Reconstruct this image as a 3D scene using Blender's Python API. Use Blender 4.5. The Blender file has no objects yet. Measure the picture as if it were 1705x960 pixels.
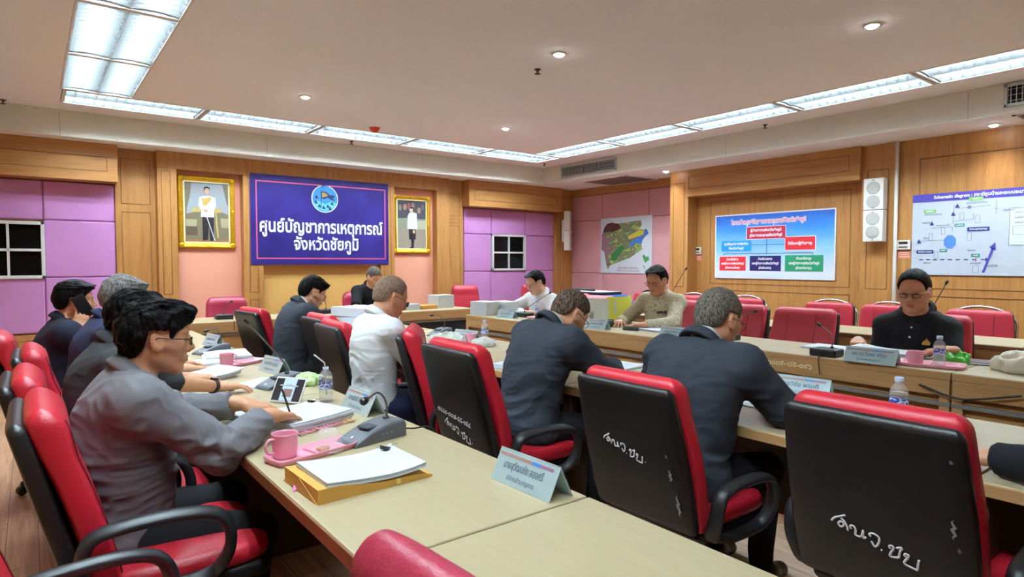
import bpy, bmesh, math, random
import numpy as np
from mathutils import Vector, Matrix, Euler
random.seed(7); np.random.seed(7)
PI = math.pi
SC = bpy.context.scene
COL = SC.collection

# ------------------------------------------------------------------ camera
F_PX, W_PX, H_PX = 1039.0, 1705.0, 960.0
CAM_Z = 1.40
YAW, PITCH = math.radians(37.66), math.radians(2.37)
cam_d = bpy.data.cameras.new('camera'); cam = bpy.data.objects.new('camera', cam_d); COL.objects.link(cam)
cam_d.sensor_fit = 'HORIZONTAL'; cam_d.sensor_width = 36.0; cam_d.lens = 36.0 * F_PX / W_PX
cam_d.clip_start = 0.02
cam.location = (0, 0, CAM_Z)
cam.rotation_euler = (PI / 2 - PITCH, 0, -YAW)
SC.camera = cam
# ------------------------------------------------------------------ exposure, world, lamp strengths
SC.view_settings.view_transform = 'Standard'; SC.view_settings.look = 'None'
SC.view_settings.exposure = 0.0; SC.view_settings.gamma = 1.0
SC.view_settings.use_curve_mapping = False
TUBE_STRENGTH = 158.0
DOWNLIGHT_STRENGTH = 60.0
DOWNLIGHT_WATTS = 30.0
wd = bpy.data.worlds.new('world'); SC.world = wd; wd.use_nodes = True
wd.node_tree.nodes['Background'].inputs[0].default_value = (0.6, 0.65, 0.75, 1)
wd.node_tree.nodes['Background'].inputs[1].default_value = 0.05

# ------------------------------------------------------------------ materials
def s2l(c):
    c = c / 255.0
    return c / 12.92 if c <= 0.04045 else ((c + 0.055) / 1.055) ** 2.4
def rgb(r, g, b): return (s2l(r), s2l(g), s2l(b), 1.0)
class NT:
    def __init__(s, name):
        s.m = bpy.data.materials.new(name); s.m.use_nodes = True
        s.t = s.m.node_tree; s.n = s.t.nodes; s.b = s.n['Principled BSDF']
    def add(s, typ, **kw):
        n = s.n.new(typ)
        for k, v in kw.items(): setattr(n, k, v)
        return n
    def link(s, a, b): s.t.links.new(a, b)
    def coords(s, scale=(1, 1, 1), rot=(0, 0, 0)):
        tc = s.add('ShaderNodeTexCoord'); mp = s.add('ShaderNodeMapping')
        mp.inputs['Scale'].default_value = scale; mp.inputs['Rotation'].default_value = rot
        s.link(tc.outputs['Object'], mp.inputs[0]); return mp.outputs[0]
    def noise(s, co, scale=5, detail=4, rough=0.55, dist=0.0):
        n = s.add('ShaderNodeTexNoise'); n.inputs['Scale'].default_value = scale
        n.inputs['Detail'].default_value = detail; n.inputs['Roughness'].default_value = rough
        n.inputs['Distortion'].default_value = dist
        s.link(co, n.inputs['Vector']); return n.outputs['Fac']
    def ramp(s, f, stops):
        r = s.add('ShaderNodeValToRGB'); e = r.color_ramp.elements
        while len(e) < len(stops): e.new(0.5)
        for i, (p, c) in enumerate(stops): e[i].position = p; e[i].color = c
        s.link(f, r.inputs[0]); return r.outputs[0]
    def bump(s, h, strength=0.2, dist=0.01):
        b = s.add('ShaderNodeBump'); b.inputs['Strength'].default_value = strength
        b.inputs['Distance'].default_value = dist
        s.link(h, b.inputs['Height']); s.link(b.outputs[0], s.b.inputs['Normal'])
MC = {}
def mul(c, f): return (c[0] * f, c[1] * f, c[2] * f, 1)
def mat(name, color, rough=0.5, metal=0.0, var=0.06, vscale=12, bump=0.0, bscale=60, spec=None, coat=0.0, sheen=0.0):
    if name in MC: return MC[name]
    k = NT(name); co = k.coords()
    f = k.noise(co, vscale, 3)
    k.link(k.ramp(f, [(0.3, mul(color, 1 - var)), (0.7, mul(color, 1 + var))]), k.b.inputs['Base Color'])
    k.b.inputs['Roughness'].default_value = rough; k.b.inputs['Metallic'].default_value = metal
    if spec is not None: k.b.inputs['Specular IOR Level'].default_value = spec
    if coat: k.b.inputs['Coat Weight'].default_value = coat; k.b.inputs['Coat Roughness'].default_value = 0.15
    if sheen: k.b.inputs['Sheen Weight'].default_value = sheen
    if bump: k.bump(k.noise(co, bscale, 3), bump, 0.004)
    MC[name] = k.m; return k.m
def wood(name, dark, light, axis='z', rough=0.4, scale=1.0, grain=1.0, bump=0.05):
    if name in MC: return MC[name]
    k = NT(name)
    st = {'x': (0.7, 9, 9), 'y': (9, 0.7, 9), 'z': (9, 9, 0.7)}[axis]
    st = tuple(v * scale for v in st)
    co = k.coords(st)
    f1 = k.noise(co, 1.6, 6, 0.6, 1.2)
    st2 = tuple(v * 5 for v in st); co2 = k.coords(st2)
    f2 = k.noise(co2, 3.0, 3, 0.7)
    mx = k.add('ShaderNodeMix', data_type='FLOAT'); mx.inputs[0].default_value = 0.35
    k.link(f1, mx.inputs[2]); k.link(f2, mx.inputs[3])
    lo = 0.5 - 0.16 * grain; hi = 0.5 + 0.14 * grain
    k.link(k.ramp(mx.outputs[0], [(lo, dark), (hi, light)]), k.b.inputs['Base Color'])
    k.b.inputs['Roughness'].default_value = rough
    k.bump(mx.outputs[0], bump, 0.003)
    MC[name] = k.m; return k.m
def emis(name, color, strength):
    if name in MC: return MC[name]
    k = NT(name); k.b.inputs['Base Color'].default_value = color
    k.b.inputs['Emission Color'].default_value = color; k.b.inputs['Emission Strength'].default_value = strength
    MC[name] = k.m; return k.m

M_WALLWOOD = wood('oak wall veneer', rgb(164, 110, 58), rgb(196, 142, 82), 'z', 0.42)
M_WALLWOODH = wood('oak wall veneer laid flat', rgb(162, 108, 56), rgb(194, 140, 80), 'x', 0.42)
M_WALLWOODY = wood('oak wall veneer along the wall', rgb(162, 108, 56), rgb(194, 140, 80), 'y', 0.42)
M_BEADSHADE = mat('bead moulding in groove shadow brown', rgb(146, 100, 56), 0.5)  # darker than the veneer: groove shadow painted into the bead colour
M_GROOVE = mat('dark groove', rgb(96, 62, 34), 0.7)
M_LILAC = mat('lilac upholstery', rgb(200, 138, 200), 0.8, var=0.05, vscale=3, bump=0.25, bscale=220)
M_ROSE = mat('rose upholstery', rgb(206, 150, 156), 0.85, var=0.05, vscale=3, bump=0.25, bscale=220)
M_PEACH = mat('peach fabric', rgb(234, 164, 138), 0.85, var=0.04, vscale=2, bump=0.15, bscale=200)
M_CEIL = mat('painted ceiling', rgb(240, 240, 243), 0.9, var=0.05, vscale=90, bump=0.6, bscale=130)
M_DOWN = mat('pale painted downstand', rgb(222, 218, 206), 0.9, var=0.03, vscale=15, bump=0.3, bscale=90)
M_WHITE = mat('white plastic', rgb(226, 224, 218), 0.45, var=0.02)
M_WHITEPAINT = mat('white enamel', rgb(235, 240, 242), 0.3, var=0.01)
M_GREYMETAL = mat('grey metal', rgb(150, 150, 150), 0.35, 0.8)
M_ALU = mat('pale aluminium', rgb(190, 192, 190), 0.4, 0.5)
M_CHROME = mat('chrome', rgb(225, 225, 228), 0.12, 1.0, var=0.01)
M_BLACK = mat('black plastic', rgb(22, 22, 24), 0.4, var=0.1)
M_GLASSDARK = mat('dark night glass', rgb(8, 9, 10), 0.06, var=0.1, spec=.2)
M_PINKPLASTIC = mat('pink melamine', rgb(232, 158, 178), 0.3, var=0.03)
M_PAPER = mat('white paper', rgb(206, 214, 224), 0.7, var=0.015, vscale=6)
M_GOLD = mat('gilt plaster', rgb(226, 178, 40), 0.3, 0.75, var=0.18, vscale=60, bump=0.6, bscale=90)
M_REDPLAST = mat('orange red plastic', rgb(205, 70, 40), 0.4)

# ------------------------------------------------------------------ mesh helpers
class MB:
    """collects shapes into one mesh"""
    def __init__(s): s.bm = bmesh.new(); s.mi = 0
    def _mark(s, faces, smooth):
        for f in faces: f.material_index = s.mi; f.smooth = smooth
    def box(s, lo, hi, bevel=0.0, seg=2, M=None):
        r = bmesh.ops.create_cube(s.bm, size=1.0); vs = r['verts']
        lo = Vector(lo); hi = Vector(hi); c = (lo + hi) / 2; d = hi - lo
        for v in vs: v.co = Vector((v.co.x * d.x, v.co.y * d.y, v.co.z * d.z)) + c
        fs = set(f for v in vs for f in v.link_faces)
        s._mark(fs, False)
        if bevel > 0:
            b = min(bevel, min(abs(d.x), abs(d.y), abs(d.z)) * 0.49)
            es = set(e for v in vs for e in v.link_edges)
            r = bmesh.ops.bevel(s.bm, geom=list(es), offset=b, segments=seg, profile=0.5, affect='EDGES')
            s._mark(r['faces'], True)
            vs = set(v for f in r['faces'] for v in f.verts) | set(v for v in vs if v.is_valid)
        if M is not None:
            for v in vs: v.co = M @ v.co
        return s
    def rings(s, rings, cap0=True, cap1=True, closed=False, smooth=True, M=None):
        R = []
        for ring in rings:
            R.append([s.bm.verts.new(M @ Vector(p) if M is not None else Vector(p)) for p in ring])
        n = len(R[0]); k = len(R); fs = []
        for i in range(k if closed else k - 1):
            a = R[i]; b = R[(i + 1) % k]
            for j in range(n):
                fs.append(s.bm.faces.new((a[j], a[(j + 1) % n], b[(j + 1) % n], b[j])))
        s._mark(fs, smooth); cs = []
        if not closed:
            if cap0: cs.append(s.bm.faces.new(R[0][::-1]))
            if cap1: cs.append(s.bm.faces.new(R[-1]))
        s._mark(cs, False)
        return s
    def tube(s, pts, r, n=10, ratio=1.0, up=(0, 0, 1), M=None, closed=False, caps=True):
        """tube along pts, radius r (number or list); ratio squashes it across 'up'"""
        P = [Vector(p) for p in pts]; k = len(P); rr = r if isinstance(r, (list, tuple)) else [r] * k
        rings = []; prev = None
        for i in range(k):
            if closed: t = P[(i + 1) % k] - P[i - 1]
            elif i == 0: t = P[1] - P[0]
            elif i == k - 1: t = P[-1] - P[-2]
            else: t = (P[i + 1] - P[i]).normalized() + (P[i] - P[i - 1]).normalized()
            t.normalize()
            u = Vector(up) if prev is None else prev
            a = u - t * u.dot(t)
            if a.length < 1e-4: a = Vector((1, 0, 0)) - t * t.x
            if a.length < 1e-4: a = Vector((0, 1, 0)) - t * t.y
            a.normalize(); prev = a; b = t.cross(a)
            rings.append([P[i] + (a * math.cos(q) * rr[i] + b * math.sin(q) * rr[i] * ratio)
                          for q in [2 * PI * j / n for j in range(n)]])
        return s.rings(rings, caps, caps, closed, True, M)
    def lathe(s, prof, n=24, M=None, cap=True):
        """profile list of (r, z) revolved about z"""
        rings = [[(r * math.cos(2 * PI * j / n), r * math.sin(2 * PI * j / n), z) for j in range(n)] for r, z in prof]
        return s.rings(rings, cap, cap, False, True, M)
    def ball(s, c, r, n=12, sc=(1, 1, 1), M=None):
        rings = []
        for i in range(1, n):
            a = PI * i / n
            rings.append([(c[0] + sc[0] * r * math.sin(a) * math.cos(2 * PI * j / (2 * n)), c[1] + sc[1] * r * math.sin(a) * math.sin(2 * PI * j / (2 * n)),
                           c[2] - sc[2] * r * math.cos(a)) for j in range(2 * n)])
        return s.rings(rings, True, True, False, True, M)
    def poly(s, pts, M=None, depth=None):
        """flat polygon, or a prism when depth (a vector) is given"""
        a = [Vector(p) for p in pts]
        if depth is None:
            vs = [s.bm.verts.new(M @ p if M is not None else p) for p in a]
            s._mark([s.bm.faces.new(vs)], False); return s
        d = Vector(depth)
        return s.rings([a, [p + d for p in a]], True, True, False, False, M)
    def sheet(s, fn, nu, nv, M=None):
        g = [[s.bm.verts.new((M @ Vector(fn(i / nu, j / nv))) if M is not None else Vector(fn(i / nu, j / nv))) for j in range(nv + 1)] for i in range(nu + 1)]
        fs = [s.bm.faces.new((g[i][j], g[i + 1][j], g[i + 1][j + 1], g[i][j + 1])) for i in range(nu) for j in range(nv)]
        s._mark(fs, True); return s
    def build(s, name, mats, parent=None, recalc=True):
        if recalc: bmesh.ops.recalc_face_normals(s.bm, faces=s.bm.faces)
        me = bpy.data.meshes.new(name); s.bm.to_mesh(me); s.bm.free()
        for m in (mats if isinstance(mats, (list, tuple)) else [mats]): me.materials.append(m)
        o = bpy.data.objects.new(name, me); COL.objects.link(o)
        if parent is not None: o.parent = parent
        return o
def rrect(hy, hx, p=5.0, n=28):
    """rounded rectangle as superellipse points (x, y)"""
    out = []
    for j in range(n):
        a = 2 * PI * j / n; c, q = math.cos(a), math.sin(a)
        out.append((hx * math.copysign(abs(c) ** (2 / p), c), hy * math.copysign(abs(q) ** (2 / p), q)))
    return out
def bez(p0, p1, p2, n=8):
    p0, p1, p2 = Vector(p0), Vector(p1), Vector(p2)
    return [p0 * (1 - t) ** 2 + p1 * 2 * t * (1 - t) + p2 * t * t for t in [i / n for i in range(n + 1)]]
def smooth_path(pts, n=6):
    P = [Vector(p) for p in pts]; out = []
    for i in range(len(P) - 1):
        a = P[max(i - 1, 0)]; b = P[i]; c = P[i + 1]; d = P[min(i + 2, len(P) - 1)]
        for q in range(n):
            t = q / n
            out.append(0.5 * ((2 * b) + (c - a) * t + (2 * a - 5 * b + 4 * c - d) * t * t + (3 * b - a - 3 * c + d) * t ** 3))
    out.append(P[-1]); return out
def thing(name, label, cat, loc=(0, 0, 0), rotz=0.0, group=None):
    o = bpy.data.objects.new(name, None); COL.objects.link(o)
    o.empty_display_size = 0.1
    o.location = loc; o.rotation_euler = (0, 0, rotz); o['label'] = label; o['category'] = cat
    if group: o['group'] = group
    return o
def tag(o, label, cat, group=None, loc=None, rotz=None):
    o['label'] = label; o['category'] = cat
    if group: o['group'] = group
    if loc is not None: o.location = loc
    if rotz is not None: o.rotation_euler = (0, 0, rotz)
    return o
def struct(o): o['kind'] = 'structure'; return o
def dup(root, loc=None, rotz=None, label=None, group=None):
    r = root.copy(); COL.objects.link(r)
    if loc is not None: r.location = loc
    if rotz is not None: r.rotation_euler = (0, 0, rotz)
    if label: r['label'] = label
    if group: r['group'] = group
    for ch in list(root.children):
        c = ch.copy(); COL.objects.link(c); c.parent = r
        for g in list(ch.children):
            d = g.copy(); COL.objects.link(d); d.parent = c
    return r
def text_mesh(name, s, size, m, parent, M, depth=0.0008, align='CENTER', shear=0.0, bold=0.0, width=None, spacing=1.0):
    """lettering as a mesh; M maps the text's own x/y plane into the parent's frame"""
    cu = bpy.data.curves.new(name, 'FONT'); cu.body = s; cu.size = size; cu.align_x = align; cu.align_y = 'CENTER'
    cu.extrude = depth; cu.offset = bold; cu.shear = shear; cu.resolution_u = 3; cu.space_character = spacing
    cu.space_line = 1.0
    t = bpy.data.objects.new(name + '_tmp', cu); COL.objects.link(t)
    dg = bpy.context.evaluated_depsgraph_get()
    me = bpy.data.meshes.new_from_object(t.evaluated_get(dg))
    bpy.data.objects.remove(t); bpy.data.curves.remove(cu)
    if width and len(me.vertices):
        xs = [v.co.x for v in me.vertices]; w = max(xs) - min(xs); c = (max(xs) + min(xs)) / 2
        me.transform(Matrix.Diagonal((width / w, 1, 1, 1)) @ Matrix.Translation((-c, 0, 0)))
    me.transform(M); me.materials.clear(); me.materials.append(m); me.name = name
    o = bpy.data.objects.new(name, me); COL.objects.link(o)
    if parent is not None: o.parent = parent
    return o
def frame(origin, xdir, ydir):
    """matrix with the given x and y axes at origin"""
    x = Vector(xdir).normalized(); y = Vector(ydir); y = (y - x * y.dot(x)).normalized(); z = x.cross(y)
    m = Matrix((x, y, z)).transposed().to_4x4(); m.translation = Vector(origin); return m

# ------------------------------------------------------------------ the room
X0, X1, Y0, Y1 = -1.0, 7.62, -2.2, 8.65      # inner faces of the shell
ZC, ZS = 3.0, 2.73                            # raised ceiling, soffit
DX0, DX1, DY0, DY1 = -0.28, 6.95, -1.75, 8.12  # downstand faces
def build_room():
    k = NT('laminate floor planks')
    tc = k.add('ShaderNodeTexCoord'); mp = k.add('ShaderNodeMapping'); mp.inputs['Rotation'].default_value = (0, 0, PI / 2)
    k.link(tc.outputs['Object'], mp.inputs[0])
    br = k.add('ShaderNodeTexBrick'); br.inputs['Scale'].default_value = 1.0
    br.inputs['Brick Width'].default_value = 1.2; br.inputs['Row Height'].default_value = 0.13
    br.inputs['Mortar Size'].default_value = 0.0015
    br.inputs['Color1'].default_value = rgb(208, 166, 130); br.inputs['Color2'].default_value = rgb(186, 144, 110)
    br.inputs['Mortar'].default_value = rgb(60, 38, 24)
    k.link(mp.outputs[0], br.inputs[0])
    co = k.coords((14, 0.8, 1)); f = k.noise(co, 2.5, 5, 0.6, 0.6)
    mx = k.add('ShaderNodeMix', data_type='RGBA', blend_type='MULTIPLY'); mx.inputs[0].default_value = 0.8
    k.link(br.outputs[0], mx.inputs[6]); k.link(k.ramp(f, [(0.3, (0.5, 0.45, 0.4, 1)), (0.65, (1.1, 1.1, 1.1, 1))]), mx.inputs[7])
    k.link(mx.outputs[2], k.b.inputs['Base Color']); k.b.inputs['Roughness'].default_value = 0.35
    struct(MB().box((X0 - .1, Y0 - .1, -0.08), (8.3, Y1 + .3, 0)).build('floor', k.m))
    c = MB().box((X0 - .1, Y0 - .1, ZC), (8.3, Y1 + .3, ZC + .25))
    # cut the troffer mouths out of the raised ceiling by laying it in strips
    c = MB()
    def slab(x0, y0, x1, y1): c.box((x0, y0, ZC), (x1, y1, ZC + 0.14))
    for st in ceiling_slabs(): slab(*st)
    ce = struct(c.build('ceiling', M_CEIL))
    s = MB()
    s.box((X0 - .1, DY1, ZS), (8.3, Y1 + .3, ZC + .14)); s.box((DX1, DY0, ZS), (8.3, DY1, ZC + .14))
    s.box((X0 - .1, DY0, ZS), (DX0, DY1, ZC + .14)); s.box((X0 - .1, Y0 - .1, ZS), (8.3, DY0, ZC + .14))
    so = s.build('soffit', M_CEIL, ce)
    # pale downstand faces, a thin boarded skin in front of the soffit block
    d = MB()
    d.box((DX0, DY1 - .012, ZS - .004), (DX1, DY1 - .001, ZC - .001)); d.box((DX1 - .012, DY0, ZS - .004), (DX1 - .001, DY1 - .012, ZC - .001))
    d.box((DX0 + .001, DY0, ZS - .004), (DX0 + .012, DY1 - .012, ZC - .001)); d.box((DX0, DY0 + .001, ZS - .004), (DX1, DY0 + .012, ZC - .001))
    d.mi = 1
    for x in (0.28, 2.38, 4.6):  # board joints
        d.box((x, DY1 - .0125, ZS), (x + .004, DY1 - .0115, ZC - .03))
    for y in (2.05, 4.6): d.box((DX1 - .0125, y, ZS), (DX1 - .0115, y + .004, ZC - .03))
    d.build('downstand', [M_DOWN, mat('board joint', rgb(150, 142, 128), 0.9)], ce)
    # back wall: plain shell and its panelling
    wb = struct(MB().box((X0 - .1, Y1, 0), (8.3, Y1 + .12, ZS)).build('wall_back', M_WALLWOOD))
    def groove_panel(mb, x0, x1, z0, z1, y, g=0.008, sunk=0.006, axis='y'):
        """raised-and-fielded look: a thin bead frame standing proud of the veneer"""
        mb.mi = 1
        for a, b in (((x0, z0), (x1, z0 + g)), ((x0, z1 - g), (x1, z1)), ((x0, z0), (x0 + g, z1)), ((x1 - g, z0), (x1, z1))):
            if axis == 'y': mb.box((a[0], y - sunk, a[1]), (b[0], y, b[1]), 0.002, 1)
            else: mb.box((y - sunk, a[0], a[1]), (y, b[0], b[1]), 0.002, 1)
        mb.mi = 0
    def cushions(name, xs, zs, y, m, parent, skip=(), axis='y', th=0.045):
        mb = MB()
        for i in range(len(xs) - 1):
            for j in range(len(zs) - 1):
                if (i, j) in skip: continue
                if axis == 'y': mb.box((xs[i] + .002, y - th, zs[j] + .002), (xs[i + 1] - .002, y, zs[j + 1] - .002), 0.018, 3)
                else: mb.box((y - th, xs[i] + .002, zs[j] + .002), (y, xs[i + 1] - .002, zs[j + 1] - .002), 0.018, 3)
        return mb.build(name, m, parent)
    # left bay
    cushions('padded_panel', [X0, -0.51, 0.127, 0.80], [0.62, 1.235, 1.872, 2.305], Y1, M_LILAC, wb, skip=((1, 1),))
    hb = MB(); hb.box((X0, 8.36, 2.31), (0.815, Y1, ZS), 0.004, 1)
    groove_panel(hb, X0 + .1, 0.715, 2.42, 2.585, 8.36); hb.build('header_box', [M_WALLWOODH, M_BEADSHADE], wb)
    db = MB(); db.box((X0, 8.60, 0.12), (0.80, Y1, 0.61), 0.003, 1); groove_panel(db, -.6, .72, .18, .55, 8.60); db.build('dado_panel', [M_WALLWOODH, M_BEADSHADE], wb)
    # pilaster left of the board bay
    p = MB(); p.box((0.80, 8.585, 0), (1.215, Y1, ZS), 0.003, 1)
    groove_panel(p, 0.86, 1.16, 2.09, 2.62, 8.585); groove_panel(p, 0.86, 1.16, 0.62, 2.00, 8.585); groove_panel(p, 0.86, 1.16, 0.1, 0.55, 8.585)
    p.build('pilaster', [M_WALLWOOD, M_BEADSHADE], wb)
    # board bay: frame with peach fabric fields and a tan middle
    bay = MB()
    bay.box((1.215, 8.46, 2.525), (5.09, Y1, ZS), 0.003, 1)
    for x0, x1 in ((1.215, 1.425), (2.18, 2.42), (4.09, 4.32), (5.05, 5.09)):
        bay.box((x0, 8.46, 0), (x1, Y1, 2.525), 0.003, 1)
    for x0, x1 in ((1.26, 1.36), (2.25, 2.36), (4.15, 4.26)):
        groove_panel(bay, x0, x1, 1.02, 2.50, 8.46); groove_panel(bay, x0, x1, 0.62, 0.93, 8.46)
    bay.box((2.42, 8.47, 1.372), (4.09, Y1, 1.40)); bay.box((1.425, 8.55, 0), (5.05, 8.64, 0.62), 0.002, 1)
    bay.build('board_bay', [M_WALLWOOD, M_BEADSHADE], wb)
    f = MB(); f.box((1.425, 8.60, 0.62), (2.18, Y1, 2.525)); f.box((4.32, 8.60, 0.62), (5.05, Y1, 2.525)); f.build('fabric_field', M_PEACH, wb)
    f = MB(); f.box((2.42, 8.55, 0.62), (4.09, Y1, 2.525)); f.build('tan_field', mat('tan veneer', rgb(222, 172, 98), 0.5, var=0.03, vscale=3), wb)
    # pilaster right of the bay
    p = MB(); p.box((5.09, 8.50, 0), (5.30, Y1, ZS), 0.003, 1); p.box((5.30, 8.585, 0), (5.62, Y1, ZS), 0.003, 1)
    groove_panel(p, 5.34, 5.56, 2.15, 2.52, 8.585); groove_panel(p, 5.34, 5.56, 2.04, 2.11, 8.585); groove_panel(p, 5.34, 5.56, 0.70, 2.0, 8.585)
    p.build('pilaster', [M_WALLWOOD, M_BEADSHADE], wb)
    # right bay with the small window
    cushions('padded_panel', [5.65, 6.2, 6.94, 7.60], [0.62, 1.255, 1.876, 2.30], Y1, M_LILAC, wb, skip=((1, 1),))
    hb = MB(); hb.box((5.60, 8.38, 2.31), (7.62, Y1, ZS), 0.004, 1); groove_panel(hb, 5.71, 7.5, 2.41, 2.59, 8.38); hb.build('header_box', [M_WALLWOODH, M_BEADSHADE], wb)
    db = MB(); db.box((5.62, 8.60, 0.0), (7.62, Y1, 0.61), 0.003, 1); db.build('dado_panel', [M_WALLWOODH, M_BEADSHADE], wb)
    cp = MB(); cp.box((7.60, 8.52, 0), (8.16, Y1, ZS), 0.003, 1); groove_panel(cp, 7.68, 8.05, 0.9, 2.6, 8.52); cp.build('corner_post', [M_WALLWOOD, M_BEADSHADE], wb)
    # windows
    def window(name, x0, x1, z0, z1, nx, nz):
        w = MB(); y = Y1 - .05; t = .035
        w.box((x0, y - .02, z0), (x1, y + .045, z0 + t), .003, 1); w.box((x0, y - .02, z1 - t), (x1, y + .045, z1), .003, 1)
        w.box((x0, y - .02, z0), (x0 + t, y + .045, z1), .003, 1); w.box((x1 - t, y - .02, z0), (x1, y + .045, z1), .003, 1)
        for i in range(1, nx): x = x0 + (x1 - x0) * i / nx; w.box((x - .012, y - .012, z0 + t), (x + .012, y + .02, z1 - t), .002, 1)
        for i in range(1, nz): z = z0 + (z1 - z0) * i / nz; w.box((x0 + t, y - .012, z - .014), (x1 - t, y + .02, z + .014), .002, 1)
        o = struct(w.build(name, mat('white window frame', rgb(226, 230, 230), 0.4, var=.02)))
        g = MB(); g.box((x0 + t, y + .022, z0 + t), (x1 - t, y + .03, z1 - t)); g.build('pane', M_GLASSDARK, o)
    window('window_1', -0.50, 0.135, 1.225, 1.85, 2, 2)
    window('window_2', 6.205, 6.935, 1.265, 1.882, 2, 2)
    # right wall
    wr = struct(MB().box((8.16, Y0 - .1, 0), (8.3, Y1 + .3, ZS)).build('wall_right', M_WALLWOOD))
    cushions('padded_panel', [5.98, 6.70, 7.74, 8.52], [0.45, 1.215, 2.15, 2.60], 8.02, M_ROSE, wr, axis='x')
    a = MB(); a.box((7.95, 5.94, 2.60), (8.16, 8.52, ZS)); a.box((8.02, 5.94, 0), (8.16, 8.62, 2.6)); a.build('panel_backing', M_WALLWOODY, wr)
    p = MB(); p.box((7.55, 5.62, 0), (8.16, 5.94, ZS), .004, 1); groove_panel(p, 5.68, 5.88, 1.05, 2.56, 7.55, axis='x'); p.build('pilaster', [M_WALLWOOD, M_BEADSHADE], wr)
    hb = MB(); hb.box((7.53, 3.25, 2.345), (8.16, 5.64, ZS), .004, 1); groove_panel(hb, 3.37, 5.60, 2.455, 2.64, 7.53, axis='x'); hb.build('header_box', [M_WALLWOODY, M_BEADSHADE], wr)
    r = MB(); r.box((7.78, 3.25, 0), (8.16, 5.64, 2.36)); groove_panel(r, 3.45, 5.40, 1.10, 2.28, 7.78, axis='x', g=.012); groove_panel(r, 3.45, 5.4, .2, 1.02, 7.78, axis='x', g=.012); r.build('recess_panel', [M_WALLWOOD, M_BEADSHADE], wr)
    p = MB(); p.box((7.60, 2.90, 0), (8.16, 3.26, ZS), .004, 1); groove_panel(p, 2.97, 3.20, 1.10, 2.45, 7.60, axis='x'); p.build('pilaster', [M_WALLWOOD, M_BEADSHADE], wr)
    r = MB(); r.box((7.62, Y0, 0), (8.16, 2.90, ZS)); groove_panel(r, .4, 2.68, 1.12, 2.52, 7.62, axis='x', g=.012); groove_panel(r, .4, 2.68, .2, 1.05, 7.62, axis='x', g=.012); r.build('side_panel', [M_WALLWOOD, M_BEADSHADE], wr)
    # walls the camera does not face, they close the room
    struct(MB().box((X0 - .12, Y0 - .1, 0), (X0, Y1 + .1, ZS)).build('wall_left', M_WALLWOOD))
    struct(MB().box((X0 - .12, Y0 - .12, 0), (8.3, Y0, ZS)).build('wall_front', M_WALLWOOD))
    # white conduit pipe on the right wall
    struct(MB().tube([(7.575, 2.885, 0.0), (7.575, 2.885, ZS)], .019, 10).build('trim_1', M_WHITE))

# troffer layout -----------------------------------------------------
LX, RX, BY = 0.545, 6.19, 7.44
TROFF = []
for i in range(5): TROFF.append((0.275 + .62 + 1.243 * i, BY, 'x'))
for i in range(6): TROFF.append((LX, 7.13 - .615 - 1.228 * i, 'y'))
for i in range(7): TROFF.append((RX, 7.13 - .62 - 1.243 * i, 'y'))
def ceiling_slabs():
    """ceiling laid around the three strips of light fittings"""
    out = []; w = 0.30
    lx0, lx1, rx0, rx1 = LX - .285, LX + .285, RX - .285, RX + .285
    by0, by1 = BY - .285, BY + .285
    yl = 7.13 - 1.228 * 6 - .01; yr = 7.13 - 1.243 * 7 - .01
    out.append((X0 - .1, by1, 8.3, Y1 + .3))                 # behind the back strip
    out.append((X0 - .1, by0, 0.275, by1)); out.append((0.275 + 1.243 * 5, by0, 8.3, by1))
    out.append((X0 - .1, Y0 - .1, lx0, by0)); out.append((lx1, Y0 - .1, rx0, by0)); out.append((rx1, Y0 - .1, 8.3, by0))
    out.append((lx0, Y0 - .1, lx1, yl)); out.append((rx0, Y0 - .1, rx1, yr))
    return out
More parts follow.
